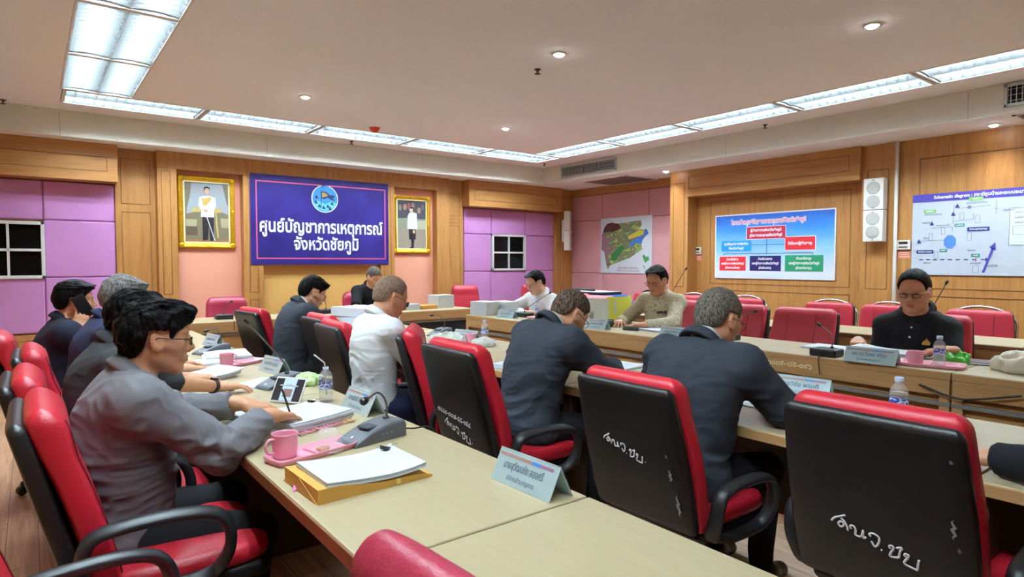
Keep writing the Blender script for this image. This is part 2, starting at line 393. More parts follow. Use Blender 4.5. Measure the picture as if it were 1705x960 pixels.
def build_lights():
    tube_m = emis('fluorescent tube', (0.74, 0.91, 1.0, 1), TUBE_STRENGTH)
    refl = mat('white louvre enamel', rgb(236, 242, 244), 0.25, var=0.01)
    L, Wd = 1.19, 0.57
    def troffer(lab):
        t = thing('ceiling_light', lab, 'ceiling light')
        h = MB(); zt = .115
        h.box((-L / 2, -Wd / 2, zt), (L / 2, Wd / 2, zt + .01)); h.box((-L / 2 - .02, -Wd / 2, 0), (-L / 2, Wd / 2, zt + .01)); h.box((L / 2, -Wd / 2, 0), (L / 2 + .02, Wd / 2, zt + .01))
        h.box((-L / 2 - .02, -Wd / 2 - .004, 0), (L / 2 + .02, -Wd / 2, zt)); h.box((-L / 2 - .02, Wd / 2, 0), (L / 2 + .02, Wd / 2 + .004, zt))
        h.build('housing', refl, t)
        fr = MB()
        for a, b in (((-L / 2 - .02, -Wd / 2 - .004, -.006), (L / 2 + .02, -Wd / 2 + .012, .004)), ((-L / 2 - .02, Wd / 2 - .012, -.006), (L / 2 + .02, Wd / 2 + .004, .004)),
                     ((-L / 2 - .02, -Wd / 2, -.006), (-L / 2 + .004, Wd / 2, .004)), ((L / 2 - .004, -Wd / 2, -.006), (L / 2 + .02, Wd / 2, .004))): fr.box(a, b, .002, 1)
        fr.build('frame', mat('light frame enamel', rgb(214, 214, 210), 0.4), t)
        for y in (-.142, .142):
            MB().tube([(-L / 2 + .02, y, .082), (L / 2 - .02, y, .082)], .020, 8).build('tube', tube_m, t)
        lv = MB()
        for y, w in ((-Wd / 2 + .016, .010), (0, .03), (Wd / 2 - .016, .010)):   # long vee reflectors
            lv.poly([(-L / 2, y - w, .062), (-L / 2, y, .002), (-L / 2, y + w, .062)], depth=(L, 0, 0))
        lv.build('side_reflector', mat('dull side reflector', rgb(90, 92, 93), 0.35, var=.02), t)
        lv = MB(); n = 14
        for i in range(n + 1):
            x = -L / 2 + .012 + (L - .024) * i / n
            for ya, yb in ((-Wd / 2 + .01, -.002), (.002, Wd / 2 - .01)):
                ym = (ya + yb) / 2; rows = []
                for j in range(9):                                           # each blade bows down below the tube
                    y = ya + (yb - ya) * j / 8; q = 1 - ((y - ym) / ((yb - ya) / 2)) ** 2
                    rows.append([(x - .010, y, .056), (x, y, .003 + .016 * q), (x + .010, y, .056)])
                lv.rings(rows, smooth=False)
        lv.build('louvre', mat('silver louvre', rgb(112, 113, 113), 0.3, var=.02), t)
        return t
    base = None
    names = {'x': 'louvred light of the strip along the back wall, {}', 'yl': 'louvred light of the bright strip over the left tables, {}', 'yr': 'louvred light of the strip over the right tables, {}'}
    order = ['farthest of its strip', 'second from the far end', 'third from the far end', 'fourth from the far end', 'fifth from the far end', 'sixth from the far end', 'nearest of its strip']
    ordx = ['at its left end', 'second from its left end', 'third from its left end', 'fourth from its left end', 'at its right end']
    ix = il = ir = 0
    for (x, y, ax) in TROFF:
        if ax == 'x': lab = names['x'].format(ordx[ix]); ix += 1
        elif x < 2: lab = names['yl'].format(order[il]); il += 1
        else: lab = names['yr'].format(order[ir]); ir += 1
        rz = 0 if ax == 'x' else PI / 2
        if base is None: base = troffer(lab); o = base; o.location = (x, y, ZC); o.rotation_euler = (0, 0, rz)
        else: o = dup(base, (x, y, ZC), rz, lab)
        o['group'] = 'louvred fluorescent ceiling lights'
    # recessed downlights
    dl_m = emis('downlight lamp', (0.95, 0.98, 1.0, 1), DOWNLIGHT_STRENGTH)
    spots = [(2.14, 6.03, ZC, 'downlight in the ceiling nearest the gold framed portraits'), (4.52, 5.98, ZC, 'downlight in the ceiling towards the far right corner'),
             (3.25, 3.62, ZC, 'downlight in the middle of the ceiling beside the sprinkler'), (4.53, 1.90, ZC, 'downlight high at the right in the ceiling, largest looking'),
             (7.35, 5.86, ZS, 'downlight in the low soffit above the wooden pilaster'), (7.38, 1.97, ZS, 'downlight in the low soffit above the white diagram poster')]
    b = None
    for (x, y, z, lab) in spots:
        if b is None:
            b = thing('downlight', lab, 'downlight', (x, y, z), 0, 'recessed downlights')
            MB().lathe([(.036, -.001), (.036, -.012), (.052, -.010), (.055, -.004), (.055, -.0005)], 24).build('ring', M_WHITEPAINT, b)
            MB().lathe([(.036, -.003), (.036, -.012), (.030, -.020), (.016, -.025), (.001, -.027)], 20).build('lamp', dl_m, b)
        else: b2 = dup(b, (x, y, z), 0, lab)
        ld = bpy.data.lights.new('downlight beam', 'SPOT'); ld.energy = DOWNLIGHT_WATTS; ld.spot_size = math.radians(110); ld.spot_blend = 1.0; ld.shadow_soft_size = .03; ld.color = (.95, .97, 1)
        lo = bpy.data.objects.new('downlight beam', ld); COL.objects.link(lo); lo.location = (x, y, z - .035)
build_room()
build_lights()

# ------------------------------------------------------------------ tables
M_TOP = wood('cream birch laminate', rgb(171, 156, 122), rgb(181, 167, 134), 'y', 0.38, 1.0, 1.3, 0.01)
M_TOPX = wood('cream birch laminate across', rgb(171, 156, 122), rgb(181, 167, 134), 'x', 0.38, 1.0, 1.3, 0.01)
M_EDGE = wood('oak table edge', rgb(168, 128, 80), rgb(192, 152, 102), 'y', 0.45, 1.0)
M_EDGEX = wood('oak table edge across', rgb(168, 128, 80), rgb(192, 152, 102), 'x', 0.45, 1.0)
M_DEDGE = wood('brown table edge', rgb(120, 82, 50), rgb(150, 108, 70), 'y', 0.5, 1.0)
M_DARKWOOD = wood('dark brown table panel', rgb(62, 42, 30), rgb(84, 58, 40), 'z', 0.5)
M_PANEL = wood('oak table panel', rgb(170, 124, 72), rgb(200, 154, 98), 'y', 0.45)
M_PANELX = wood('oak table panel across', rgb(170, 124, 72), rgb(200, 154, 98), 'x', 0.45)
M_CLOTHBLK = mat('black cloth', rgb(20, 21, 26), 0.9)
M_TRAY = mat('grey cable channel', rgb(126, 122, 118), 0.5)
ZT, ZR = 0.75, 0.80
def table_long(lab, x0, x1, y0, y1, z, front, group, apron=False, edge=None):
    """table with its length along y; front = -1 or +1, the x side of its modesty panel"""
    t = thing('conference_table', lab, 'table', ((x0 + x1) / 2, (y0 + y1) / 2, 0), 0, group)
    w, l = (x1 - x0) / 2, (y1 - y0) / 2; g = .0035
    tp = MB(); tp.box((-w, -l + g, z - .028), (w, l - g, z), .004, 2); tp.build('tabletop', M_TOP, t)
    for a, b in ((-w - .003, -w + .02), (w - .02, w + .003)):
        MB().box((a, -l + g, z - .045), (b, l - g, z - .0045), .003, 1).build('edge_band', edge or M_EDGE, t)
    for s in (-1, 1):
        b = MB(); ya, yb = (s * (l - g), s * (l - .035)); b.box((-w + .03, min(ya, yb), 0), (w - .03, max(ya, yb), z - .028), .003, 1); b.build('leg', M_PANEL if apron else M_DARKWOOD, t)
    fx = front * (w - .03)
    if apron:
        a = MB(); a.box((fx - .012 + front * .02, -l + .006, z - .135), (fx + .012 + front * .02, l - .006, z - .045), .003, 1)
        for s in (-1, 1): a.box((fx - .012 + front * .02, s * (l - .006) if s < 0 else l - .056, 0.02), (fx + .012 + front * .02, -l + .056 if s < 0 else l - .006, z - .135), .003, 1)
        a.build('apron', M_EDGE, t)
        p = MB(); p.box((fx - front * .02 - .008, -l + .04, .06), (fx - front * .02 + .008, l - .04, z - .03), .002, 1); p.build('modesty_panel', M_PANEL, t)
        c = MB(); c.box((fx + front * .022 - .012, -l + .002, z - .192), (fx + front * .022 + .016, l - .002, z - .168), .003, 1); c.build('cable_channel', M_TRAY, t)
    else:
        p = MB(); p.box((fx - .009 - front * .2, -l + .035, .18), (fx + .009 - front * .2, l - .035, z - .03)); p.build('modesty_panel', M_DARKWOOD, t)
    return t
G1, G2, G3, G4 = 'left row of conference tables', 'middle row of conference tables', 'right row of conference tables', 'back row of tables by the right wall'
table_long('nearest cream table of the left row, bare top beside the burgundy chair', .556, 1.215, -.56, 1.228, ZT, 1, G1, edge=M_DEDGE)
table_long('cream table holding the brown envelope, tablet and near pink tray', .556, 1.215, 1.228, 3.03, ZT, 1, G1, edge=M_DEDGE)
table_long('cream table holding the white papers and pink mug before the navy shirted man', .556, 1.215, 3.03, 4.84, ZT, 1, G1, edge=M_DEDGE)
table_long('farthest table of the left row beside the front wooden head table', .556, 1.215, 4.84, 6.60, ZT, 1, G1, edge=M_DEDGE)
table_long('middle row table by the right edge where a black sleeve rests', 2.23, 3.10, -1.25, .62, ZT, 1, G2)
table_long('middle row table where the two suited men write', 2.23, 3.10, .62, 2.45, ZT, 1, G2)
table_long('middle row table with the pink mug, wrappers and water bottle at its far end', 2.23, 3.10, 2.45, 4.28, ZT, 1, G2)
table_long('farthest middle row table in front of the bald man in white', 2.23, 3.10, 4.28, 5.9, ZT, 1, G2)
XR0, XR1 = 3.97, 4.60
table_long('right row table at the right edge with the cream cloth bag on it', XR0, XR1, -.60, 1.215, ZR, -1, G3, True)
table_long('right row table with white lettering along its front edge', XR0, XR1, 1.215, 3.03, ZR, -1, G3, True)
table_long('right row table with the yellow folder standing on it', XR0, XR1, 3.03, 4.84, ZR, -1, G3, True)
table_long('right row table at the far end with stacks of white booklets', XR0, XR1, 4.84, 6.02, ZR, -1, G3, True)
for i, (a, b, l) in enumerate(((-.55, 1.27, 'back row table by the right wall, behind the man in the black polo shirt'), (1.27, 3.09, 'back row table by the right wall, in front of the two frame chairs'), (3.09, 4.9, 'back row table by the right wall, behind the man in cream'), (4.9, 6.7, 'back row table in the far corner under the bright blue boxes'))):
    table_long(l, 5.55, 6.17, a, b, ZR, -1, G4, True, M_DEDGE)
def table_wide(lab, x0, x1, y0, y1, z, black):
    t = thing('head_table', lab, 'table', ((x0 + x1) / 2, (y0 + y1) / 2, 0), 0, 'head tables along the back wall')
    w, l = (x1 - x0) / 2, (y1 - y0) / 2; g = .0035
    MB().box((-w + g, -l, z - .028), (w - g, l, z), .004, 2).build('tabletop', M_TOPX, t)
    MB().box((-w + g, -l - .006, z - .115), (w - g, -l + .018, z - .0045), .003, 1).build('apron', M_EDGEX, t)
    MB().box((-w + g, -l + .01, z - .15), (w - g, -l + .03, z - .116), .002, 1).build('cable_channel', M_TRAY, t)
    for s in (-1, 1): MB().box((min(s * (w - g), s * (w - .04)), -l + .03, 0), (max(s * (w - g), s * (w - .04)), l - .02, z - .028), .003, 1).build('leg', M_PANELX, t)
    if black:
        cb = MB(); n = 90
        cb.sheet(lambda u, v: (-w + g + 2 * (w - g) * u, -l + .022 + .006 * math.sin(u * 240) * v, z - .15 - (z - .17) * v), n, 6); cb.build('front_cloth', M_CLOTHBLK, t)
    else: MB().box((-w + .04, -l + .03, .05), (w - .04, -l + .05, z - .12)).build('front_panel', M_PANELX, t)
table_wide('wooden head table at the left with a single microphone', 1.25, 2.62, 6.83, 7.45, ZR, False)
table_wide('wooden head table with the black front cloth and stacked booklets', 2.62, 4.63, 6.83, 7.45, ZR, True)

# ------------------------------------------------------------------ office chairs
M_RED = mat('red leatherette', rgb(196, 34, 52), 0.36, var=0.06, vscale=5, bump=0.25, bscale=160)
M_RED2 = mat('crimson leatherette', rgb(182, 44, 62), 0.38, var=0.05, vscale=5, bump=0.25, bscale=160)
M_BURG = mat('burgundy leatherette', rgb(168, 46, 72), 0.34, var=0.05, vscale=5, bump=0.25, bscale=160)
M_SEAM = mat('dark red seam', rgb(110, 18, 30), 0.6)
M_BLKL = mat('black leatherette', rgb(24, 23, 26), 0.38, var=0.25, vscale=6, bump=0.3, bscale=150)
M_ARM = mat('black arm plastic', rgb(34, 35, 38), 0.42, var=0.1, vscale=20)
M_PAINT = mat('white paint marks', rgb(250, 250, 252), 0.6)
def back_loft(z0, z1, hw0, hw1, th, x0, lean, bulge, top_round, n=26, p=6.0, roll=0.0):
    """panel standing up along z, leaning back with height"""
    R = []
    H_ = z1 - z0
    ts = [.03 / H_ * (1 - math.cos(PI / 2 * i / 5)) for i in range(5)] + [.03 / H_ + (1 - (.03 + top_round) / H_) * i / n for i in range(n)] + [1 - top_round / H_ * (1 - math.sin(PI / 2 * i / 8)) for i in range(9)]
    for t in ts:
        z = z0 + (z1 - z0) * t
        hw = hw0 + (hw1 - hw0) * t + .012 * math.sin(PI * t); h = th / 2
        e = min(1, (1 - t) * (z1 - z0) / top_round); k = math.sqrt(max(0.0, 1 - (1 - e) ** 2)) if e < 1 else 1
        eb = min(1, t * (z1 - z0) / .03); kb = math.sqrt(max(0.0, 1 - (1 - eb) ** 2)) if eb < 1 else 1
        kk = max(.04, k * kb)
        cx = x0 - lean * t + bulge * math.sin(PI * min(1, t * 1.3)) - bulge * .6 * max(0, t - .72) * 2
        hh = h * kk * (1 + roll * max(0, 1 - abs(t - .9) / .16))
        hw2 = hw - top_round * .75 * (1 - k) - .02 * (1 - kb)
        R.append([(cx + a, b, z) for a, b in rrect(hw2, hh, p)])
    return R
def office_chair(name, lab, cushion, seams=False, allred=False, arms=True, w=.245, ztop=1.0, group=None, plain=False, lean=.15, arm_dx=0.0, arm_dz=0.0):
    t = thing(name, lab, 'chair', (0, 0, 0), 0, group)
    sh = cushion if allred else M_BLKL
    zb = ztop - .60
    if not allred:
        MB().rings(back_loft(zb, ztop - .03, w, w - .012, .055, -.255, lean, .0, .03)).build('back_shell', sh, t)
        bc = MB().rings(back_loft(zb - .005, ztop, w - .004, w - .018, .085, -.195, lean, .015, .05, roll=.25)).build('backrest', cushion, t)
    else:
        bc = MB().rings(back_loft(zb, ztop, w - .01, w - .03, .105, -.215, lean, .012, .09, p=4.0, roll=.2)).build('backrest', cushion, t)
    if not plain:
        for s in (-1, 1):
            sm = MB(); pts = []
            for i in range(15):
                q = .04 + .90 * i / 14; z = zb + .60 * q
                if seams: y = s * (w * .42 + .02 * (1 - q)); off = .0435
                else: y = s * (w - .045); off = .0425
                cx = (-.195 if not allred else -.215) - lean * q + .015 * math.sin(PI * min(1, q * 1.3)) - .009 * max(0, q - .72) * 2
                th = (.0425 if not allred else .0525) * (1 + (.25 if not allred else .2) * max(0, 1 - abs(q - .9) / .16))
                pts.append((cx + th * (.985 if abs(y) < w * .6 else .955), y, z))
            sm.tube(pts, .0028, 5).build('seam', M_SEAM, bc)
    MB().box((-.22, -.24, .375), (.25, .24, .435), .03, 3).build('seat_pan', sh, t)
    se = MB(); R = []
    for i, (z, k) in enumerate(((.43, .93), (.44, .985), (.455, 1.0), (.475, .99), (.49, .95), (.499, .86), (.502, .6), (.503, .2))):
        R.append([(.02 + a, b, z) for a, b in rrect(.245 * k, .245 * k, 5, 32)])
    se.rings(R).build('seat', cushion, t)
    if arms:
        for s in (-1, 1):
            pa = smooth_path([(-.21, .27, .46), (-.222, .298, .53), (-.215, .306, .60), (-.175, .308, .638), (-.05, .308, .648), (.07, .308, .640), (.135, .307, .610), (.158, .304, .54), (.14, .29, .47), (.08, .27, .425), (-.12, .262, .425)], 5)[:-1]
            MB().tube([(p.x + arm_dx, s * p.y, p.z + arm_dz) for p in pa], .029, 12, .60, up=(0, 1, 0), closed=True).build('armrest', M_ARM, t)
    ba = MB(); ba.lathe([(.03, .06), (.03, .20), (.022, .21), (.022, .38)], 14); ba.box((-.09, -.09, .355), (.09, .09, .378), .006, 1)
    for i in range(5):
        a = 2 * PI * i / 5 + .3; M = Matrix.Rotation(a, 4, 'Z')
        ba.tube([(.02, 0, .105), (.15, 0, .095), (.29, 0, .068)], [.026, .022, .016], 8, .8, M=M)
    base = ba.build('base', M_BLACK, t)
    for i in range(5):
        a = 2 * PI * i / 5 + .3; ca = MB()
        for s in (-1, 1):
            M = Matrix.Translation((.29 * math.cos(a), .29 * math.sin(a), .028)) @ Matrix.Rotation(a + .6, 4, 'Z') @ Matrix.Translation((0, s * .013, 0)) @ Matrix.Rotation(PI / 2, 4, 'X')
            ca.lathe([(.006, -.009), (.024, -.009), (.0265, -.005), (.0265, .005), (.024, .009), (.006, .009)], 14, M)
        ca.tube([(.29 * math.cos(a), .29 * math.sin(a), .03), (.29 * math.cos(a), .29 * math.sin(a), .07)], .009, 8)
        ca.build('caster', M_BLACK, base)
    return t
def chair_lettering(root, lines, w=.245, ztop=1.0, lean=.15):
    """white painted handwriting on the black back"""
    for (s, size, y, zq, rot, width) in lines:
        z = ztop - .60 + (.57) * zq
        xb = -.255 - lean * zq - .0275
        fr = frame((xb - .0045, y, z), (0, -1, 0), (-lean / (.57), 0, 1))
        fr = fr @ Matrix.Rotation(rot, 4, 'Z')
        text_mesh('painted_lettering', s, size, M_PAINT, root, fr, 0.0006, shear=.25, bold=.0, width=width)
STROKES = [[(228, 718), (245, 700), (268, 692), (292, 682)], [(262, 738), (258, 726), (268, 716), (280, 720), (280, 735), (268, 742), (262, 738)], [(272, 700), (285, 712), (294, 735), (297, 758)],
    [(312, 745), (308, 735), (316, 728), (326, 733), (330, 748), (328, 765), (326, 772)], [(326, 772), (340, 778), (352, 775), (358, 760), (362, 745), (358, 775), (362, 782), (370, 774)],
    [(392, 768), (386, 760), (396, 752), (412, 756), (424, 768), (424, 785), (416, 805), (404, 815), (396, 800), (392, 790)], [(427, 824), (432, 828)],
    [(466, 812), (462, 802), (470, 796), (478, 802), (476, 815), (466, 830), (462, 848), (480, 850), (496, 845), (500, 830), (504, 815), (512, 802)], [(490, 805), (500, 800), (512, 798)],
    [(525, 838), (518, 832), (524, 824), (534, 830), (528, 845), (518, 858), (516, 872), (535, 882), (552, 888), (562, 890), (566, 868), (572, 842)]]
def chair_writing(root, y, zq, size, ztop=1.03, lean=.15, dot=False):
    """white brush handwriting on the black back, stroke by stroke"""
    z = ztop - .60 + (.57) * zq; xb = -.255 - lean * zq - .0275
    fr = frame((xb - .0035, y, z), (0, -1, 0), (-lean / (.57), 0, 1)); mb = MB()
    for st in STROKES + ([[(590, 880), (594, 884)]] if dot else []):
        pts = [((px_ - 400) / 345 * size, -(py_ - 785 - .20 * (px_ - 400)) / 345 * size, 0) for px_, py_ in st]
        mb.tube(smooth_path(pts, 4), .0034 * size / .235, 6, .35, up=(1, 0, 0), M=fr)
    mb.build('painted_lettering', M_PAINT, root)
def scuffs(root, seeds, lean=.15, ztop=1.03):
    for (y, zq, l, w) in seeds:
        mb = MB(); z = ztop - .60 + (.57) * zq; xb = -.255 - lean * zq - .0285
        pts = [(xb, y + w * random.uniform(-.6, .6) * 1, z + l * (i / 6 - .5)) for i in range(7)]
        mb.sheet(lambda u, v: (xb - .003 - lean * 0 - (u - .5) * l * lean / (.57), y + w * (v - .5) * (1 - (2 * u - 1) ** 2) + .004 * math.sin(u * 17), z + l * (u - .5)), 8, 2)
        mb.build('scuff_mark', mat('scuffed pale marks', rgb(150, 150, 158), 0.7), root)
GL, GM, GR = 'red office chairs of the left row', 'red and black office chairs of the middle row', 'red chairs of the right row'
cL = office_chair('office_chair', 'red chair with black shell at the left edge, under the grey shirted man', M_RED, group=GL, ztop=1.0, arm_dx=-.05, arm_dz=.02)
def place(o, x, y, deg): o.location = (x, y, 0); o.rotation_euler = (0, 0, math.radians(deg)); return o
place(cL, .36, 2.32, 0)
place(dup(cL, label='second red chair along the left edge, under the man wearing the watch'), .32, 2.98, 0)
place(dup(cL, label='red chair at the left edge under the grey haired man in navy'), .34, 3.80, 0)
place(dup(cL, label='red chair farthest along the left edge, under the man on the phone'), .20, 4.65, 0)
place(dup(cL, label='black curved armrest and red seat of the chair at the bottom left corner'), .20, 1.50, 6)
cb = office_chair('office_chair', 'burgundy padded chair pushed against the near left table at the bottom edge', M_BURG, allred=True, plain=True, arms=False, group=GL, ztop=.995, lean=.08)
place(cb, .725, .72, 4)
cM = office_chair('office_chair', 'nearest big black backed chair with white handwriting, empty, at the lower right', M_RED, group=GM, ztop=1.03, w=.245, arm_dz=-.03)
cM2 = dup(cM, label='black backed chair with one line of handwriting, under the grey haired suited man')
cM3 = dup(cM, label='black backed chair with two lines of white handwriting, left of the suited men')
cM4 = dup(cM, label='red chair seen edge on, between the bald man and the handwritten chair')
cM5 = dup(cM, label='worn dark red backed chair just left of the man in the white shirt')
cM6 = dup(cM, label='dark backed chair between the worn chair and the man in the black jacket')
cM7 = dup(cM, label='black and red chair under the man in the black jacket')
cM8 = dup(cM, label='chair at the right edge with only its black armrest in view')
chair_writing(cM, .0, .33, .235); chair_writing(cM2, .03, .52, .195, dot=True); chair_writing(cM3, .03, .27, .22, dot=True)
chair_lettering(cM3, [('๗๔๔๐-๐๐๗-๕๕-๑๕๔', .045, .03, .40, -.12, .30)], ztop=1.03)
scuffs(cM2, [(-.19, .42, .05, .012), (-.205, .22, .09, .014), (-.185, .55, .02, .006)])
scuffs(cM, [(-.205, .52, .06, .010), (-.215, .42, .018, .005), (-.21, .85, .012, .006)])
place(cM, 2.215, .755, 0); place(cM2, 2.11, 1.565, 0); cM2.scale = (.965,) * 3; cM.scale = (.985,) * 3; place(cM3, 1.95, 2.50, -2); place(cM4, 2.05, 3.05, -32)
place(cM5, 1.90, 3.86, -4); place(cM6, 2.02, 4.45, 0); place(cM7, 1.80, 5.45, 6); place(cM8, 2.12, -.01, 0)
# right row, seen from the front
cR = office_chair('office_chair', 'empty red chair with two seams on the right row', M_RED2, seams=True, group=GR, arms=False, ztop=1.02, w=.265)
place(cR, 4.84, 2.64, 182)
place(dup(cR, label='red chair of the right row showing beside a suited grey head'), 4.86, 3.27, 180)
place(dup(cR, label='red chair behind the man in the black polo shirt'), 4.98, 1.71, 190)
place(dup(cR, label='red chair under the man in the cream shirt'), 4.98, 3.90, 178)
place(dup(cR, label='red chair between the yellow folder and the man in the white polo'), 4.90, 5.12, 180)
place(dup(cR, label='red chair behind the man in the white polo shirt at the far end'), 5.1, 5.75, 180)
# head table
GH = 'chairs at the head table'
cH = office_chair('office_chair', 'wide burgundy chair alone at the left end of the head table', M_BURG, allred=True, group=GH, ztop=1.0, plain=True, arms=False, lean=.06)
place(cH, 1.83, 7.62, -90)
place(dup(cH, label='burgundy chair behind the man in black at the head table'), 3.60, 7.90, -90)
cH2 = office_chair('office_chair', 'red padded chair below the small window at the right end of the head table', M_RED2, allred=True, group=GH, ztop=1.06, plain=True, arms=False, lean=.06)
place(cH2, 5.25, 7.75, -95)
place(dup(cH2, label='red chair in the far corner below the white wall speaker'), 6.45, 7.62, -110)

# ------------------------------------------------------------------ frame chairs along the right wall
def frame_chair(lab, frame_m=None, cush=None, group='frame chairs along the right wall'):
    fm = frame_m or M_CHROME; cu = cush or M_RED2
    t = thing('frame_chair', lab, 'chair', (0, 0, 0), 0, group)
    bk = MB().rings(back_loft(.58, .985, .245, .232, .06, -.20, .07, .0, .05, n=20)).build('backrest', cu, t)
    for s in (-1, 1): MB().tube([(-.20 - .07 * q + .030, s * .115, .58 + .405 * q) for q in [.06 + .86 * i / 8 for i in range(9)]], .003, 5).build('seam', M_SEAM, bk)
    MB().rings(back_loft(.57, .98, .245, .235, .03, -.245, .075, .0, .05, n=20)).build('back_shell', M_BLKL, t)
    R = [[(.0 + a, b, z) for a, b in rrect(.215 * k, .215 * k, 5, 28)] for z, k in ((.43, .92), (.44, 1), (.475, 1), (.49, .95), (.497, .7), (.498, .3))]
    MB().rings(R).build('seat', cu, t)
    loop = [(-.20, .258, 0.01), (-.225, .262, .45)] + [(-.235 - .08 * q, .262, .45 + .4 * q) for q in (.3, .65, 1)] + \
           [(-.325, .262 - .262 * (1 - math.cos(a)) * .5 if False else .262 * math.cos(a), .85 + .16 * math.sin(a)) for a in [PI * i / 14 for i in range(1, 14)]] + \
           [(-.235 - .08 * q, -.262, .45 + .4 * q) for q in (1, .65, .3)] + [(-.225, -.262, .45), (-.20, -.258, .01)]
    MB().tube(loop, .0125, 9).build('back_frame', fm, t)
    for s in (-1, 1): MB().tube([(.20, s * .215, .01), (.195, s * .215, .40), (.17, s * .21, .43), (-.2, s * .21, .43)], .0125, 9).build('leg', fm, t)
    return t
cf = frame_chair('red chrome framed chair against the wall, between the chart and the white speaker column')
place(cf, 6.38, 3.14, 182)
place(dup(cf, label='red frame chair just left of the head of the man in the black polo'), 6.38, 2.58, 180)
place(dup(cf, label='red chrome framed chair at the right edge below the white diagram poster'), 6.34, 1.80, 186)
place(dup(cf, label='red frame chair below the chart, right of a suited head'), 6.40, 4.15, 180)
place(dup(cf, label='red frame chair below the wooden pilaster, behind the man in cream'), 6.42, 4.9, 180)
fb = frame_chair('black framed red chair left of the head of the man in cream', M_BLACK)
place(fb, 6.6, 5.75, 182)

# ------------------------------------------------------------------ smooth solids for the people
F32 = np.float32
def smin(a, b, k):
    if k <= 0: return np.minimum(a, b)
    h = np.clip(0.5 + 0.5 * (b - a) / k, 0, 1); return b * (1 - h) + a * h - k * h * (1 - h)
def smax(a, b, k): return -smin(-a, -b, k)
def caps(P, a, b, ra, rb):
    X, Y, Z = P; a = np.asarray(a, F32); b = np.asarray(b, F32); ba = b - a; l2 = float(ba @ ba) + 1e-9
    t = np.clip(((X - a[0]) * ba[0] + (Y - a[1]) * ba[1] + (Z - a[2]) * ba[2]) / l2, 0, 1)
    return np.sqrt((X - a[0] - t * ba[0]) ** 2 + (Y - a[1] - t * ba[1]) ** 2 + (Z - a[2] - t * ba[2]) ** 2) - (ra + (rb - ra) * t)
def elli(P, c, r):
    X, Y, Z = P; x, y, z = X - c[0], Y - c[1], Z - c[2]
    k0 = np.sqrt((x / r[0]) ** 2 + (y / r[1]) ** 2 + (z / r[2]) ** 2)
    k1 = np.sqrt((x / r[0] ** 2) ** 2 + (y / r[1] ** 2) ** 2 + (z / r[2] ** 2) ** 2) + 1e-6
    return k0 * (k0 - 1) / k1
def rbox(P, c, h, r):
    X, Y, Z = P; q = [np.abs(v - c[i]) - (h[i] - r) for i, v in enumerate((X, Y, Z))]
    o = np.sqrt(sum(np.maximum(v, 0) ** 2 for v in q)); return o + np.minimum(np.maximum(np.maximum(q[0], q[1]), q[2]), 0) - r
class Grid:
    def __init__(s, lo, hi, h):
        s.lo = np.asarray(lo, F32); s.h = h; s.n = np.ceil((np.asarray(hi) - s.lo) / h).astype(int) + 1
        s.d = np.full(s.n, 0.05, F32)
    def block(s, lo, hi):
        a = np.clip(np.floor((np.asarray(lo) - s.lo) / s.h).astype(int), 0, s.n); b = np.clip(np.ceil((np.asarray(hi) - s.lo) / s.h).astype(int) + 1, 0, s.n)
        ax = [(s.lo[i] + s.h * np.arange(a[i], b[i])).astype(F32) for i in range(3)]
        return tuple(slice(a[i], b[i]) for i in range(3)), (ax[0][:, None, None], ax[1][None, :, None], ax[2][None, None, :])
    def put(s, sl, v, k, mode='u'):
        if s.d[sl].size == 0: return
        s.d[sl] = smin(s.d[sl], v, k) if mode == 'u' else smax(s.d[sl], -v, k)
    def caps(s, a, b, ra, rb, k=.01, cut=None, m=.05):
        a = np.asarray(a, float); b = np.asarray(b, float); R = max(ra, rb) + m
        sl, P = s.block(np.minimum(a, b) - R, np.maximum(a, b) + R)
        v = caps(P, a, b, ra, rb)
        if cut is not None:                                  # flat end: keep the side before the plane
            o, nrm = cut; v = np.maximum(v, (P[0] - o[0]) * nrm[0] + (P[1] - o[1]) * nrm[1] + (P[2] - o[2]) * nrm[2])
        s.put(sl, v, k)
    def local(s, c, R, rad, fn, k, mode='u'):
        """fn works in a rotated frame (columns of R) centred on c"""
        c = np.asarray(c, float); sl, (X, Y, Z) = s.block(c - rad, c + rad)
        x, y, z = X - c[0], Y - c[1], Z - c[2]
        P = [(R[0, i] * x + R[1, i] * y + R[2, i] * z).astype(F32) for i in range(3)]
        s.put(sl, fn(P), k, mode)
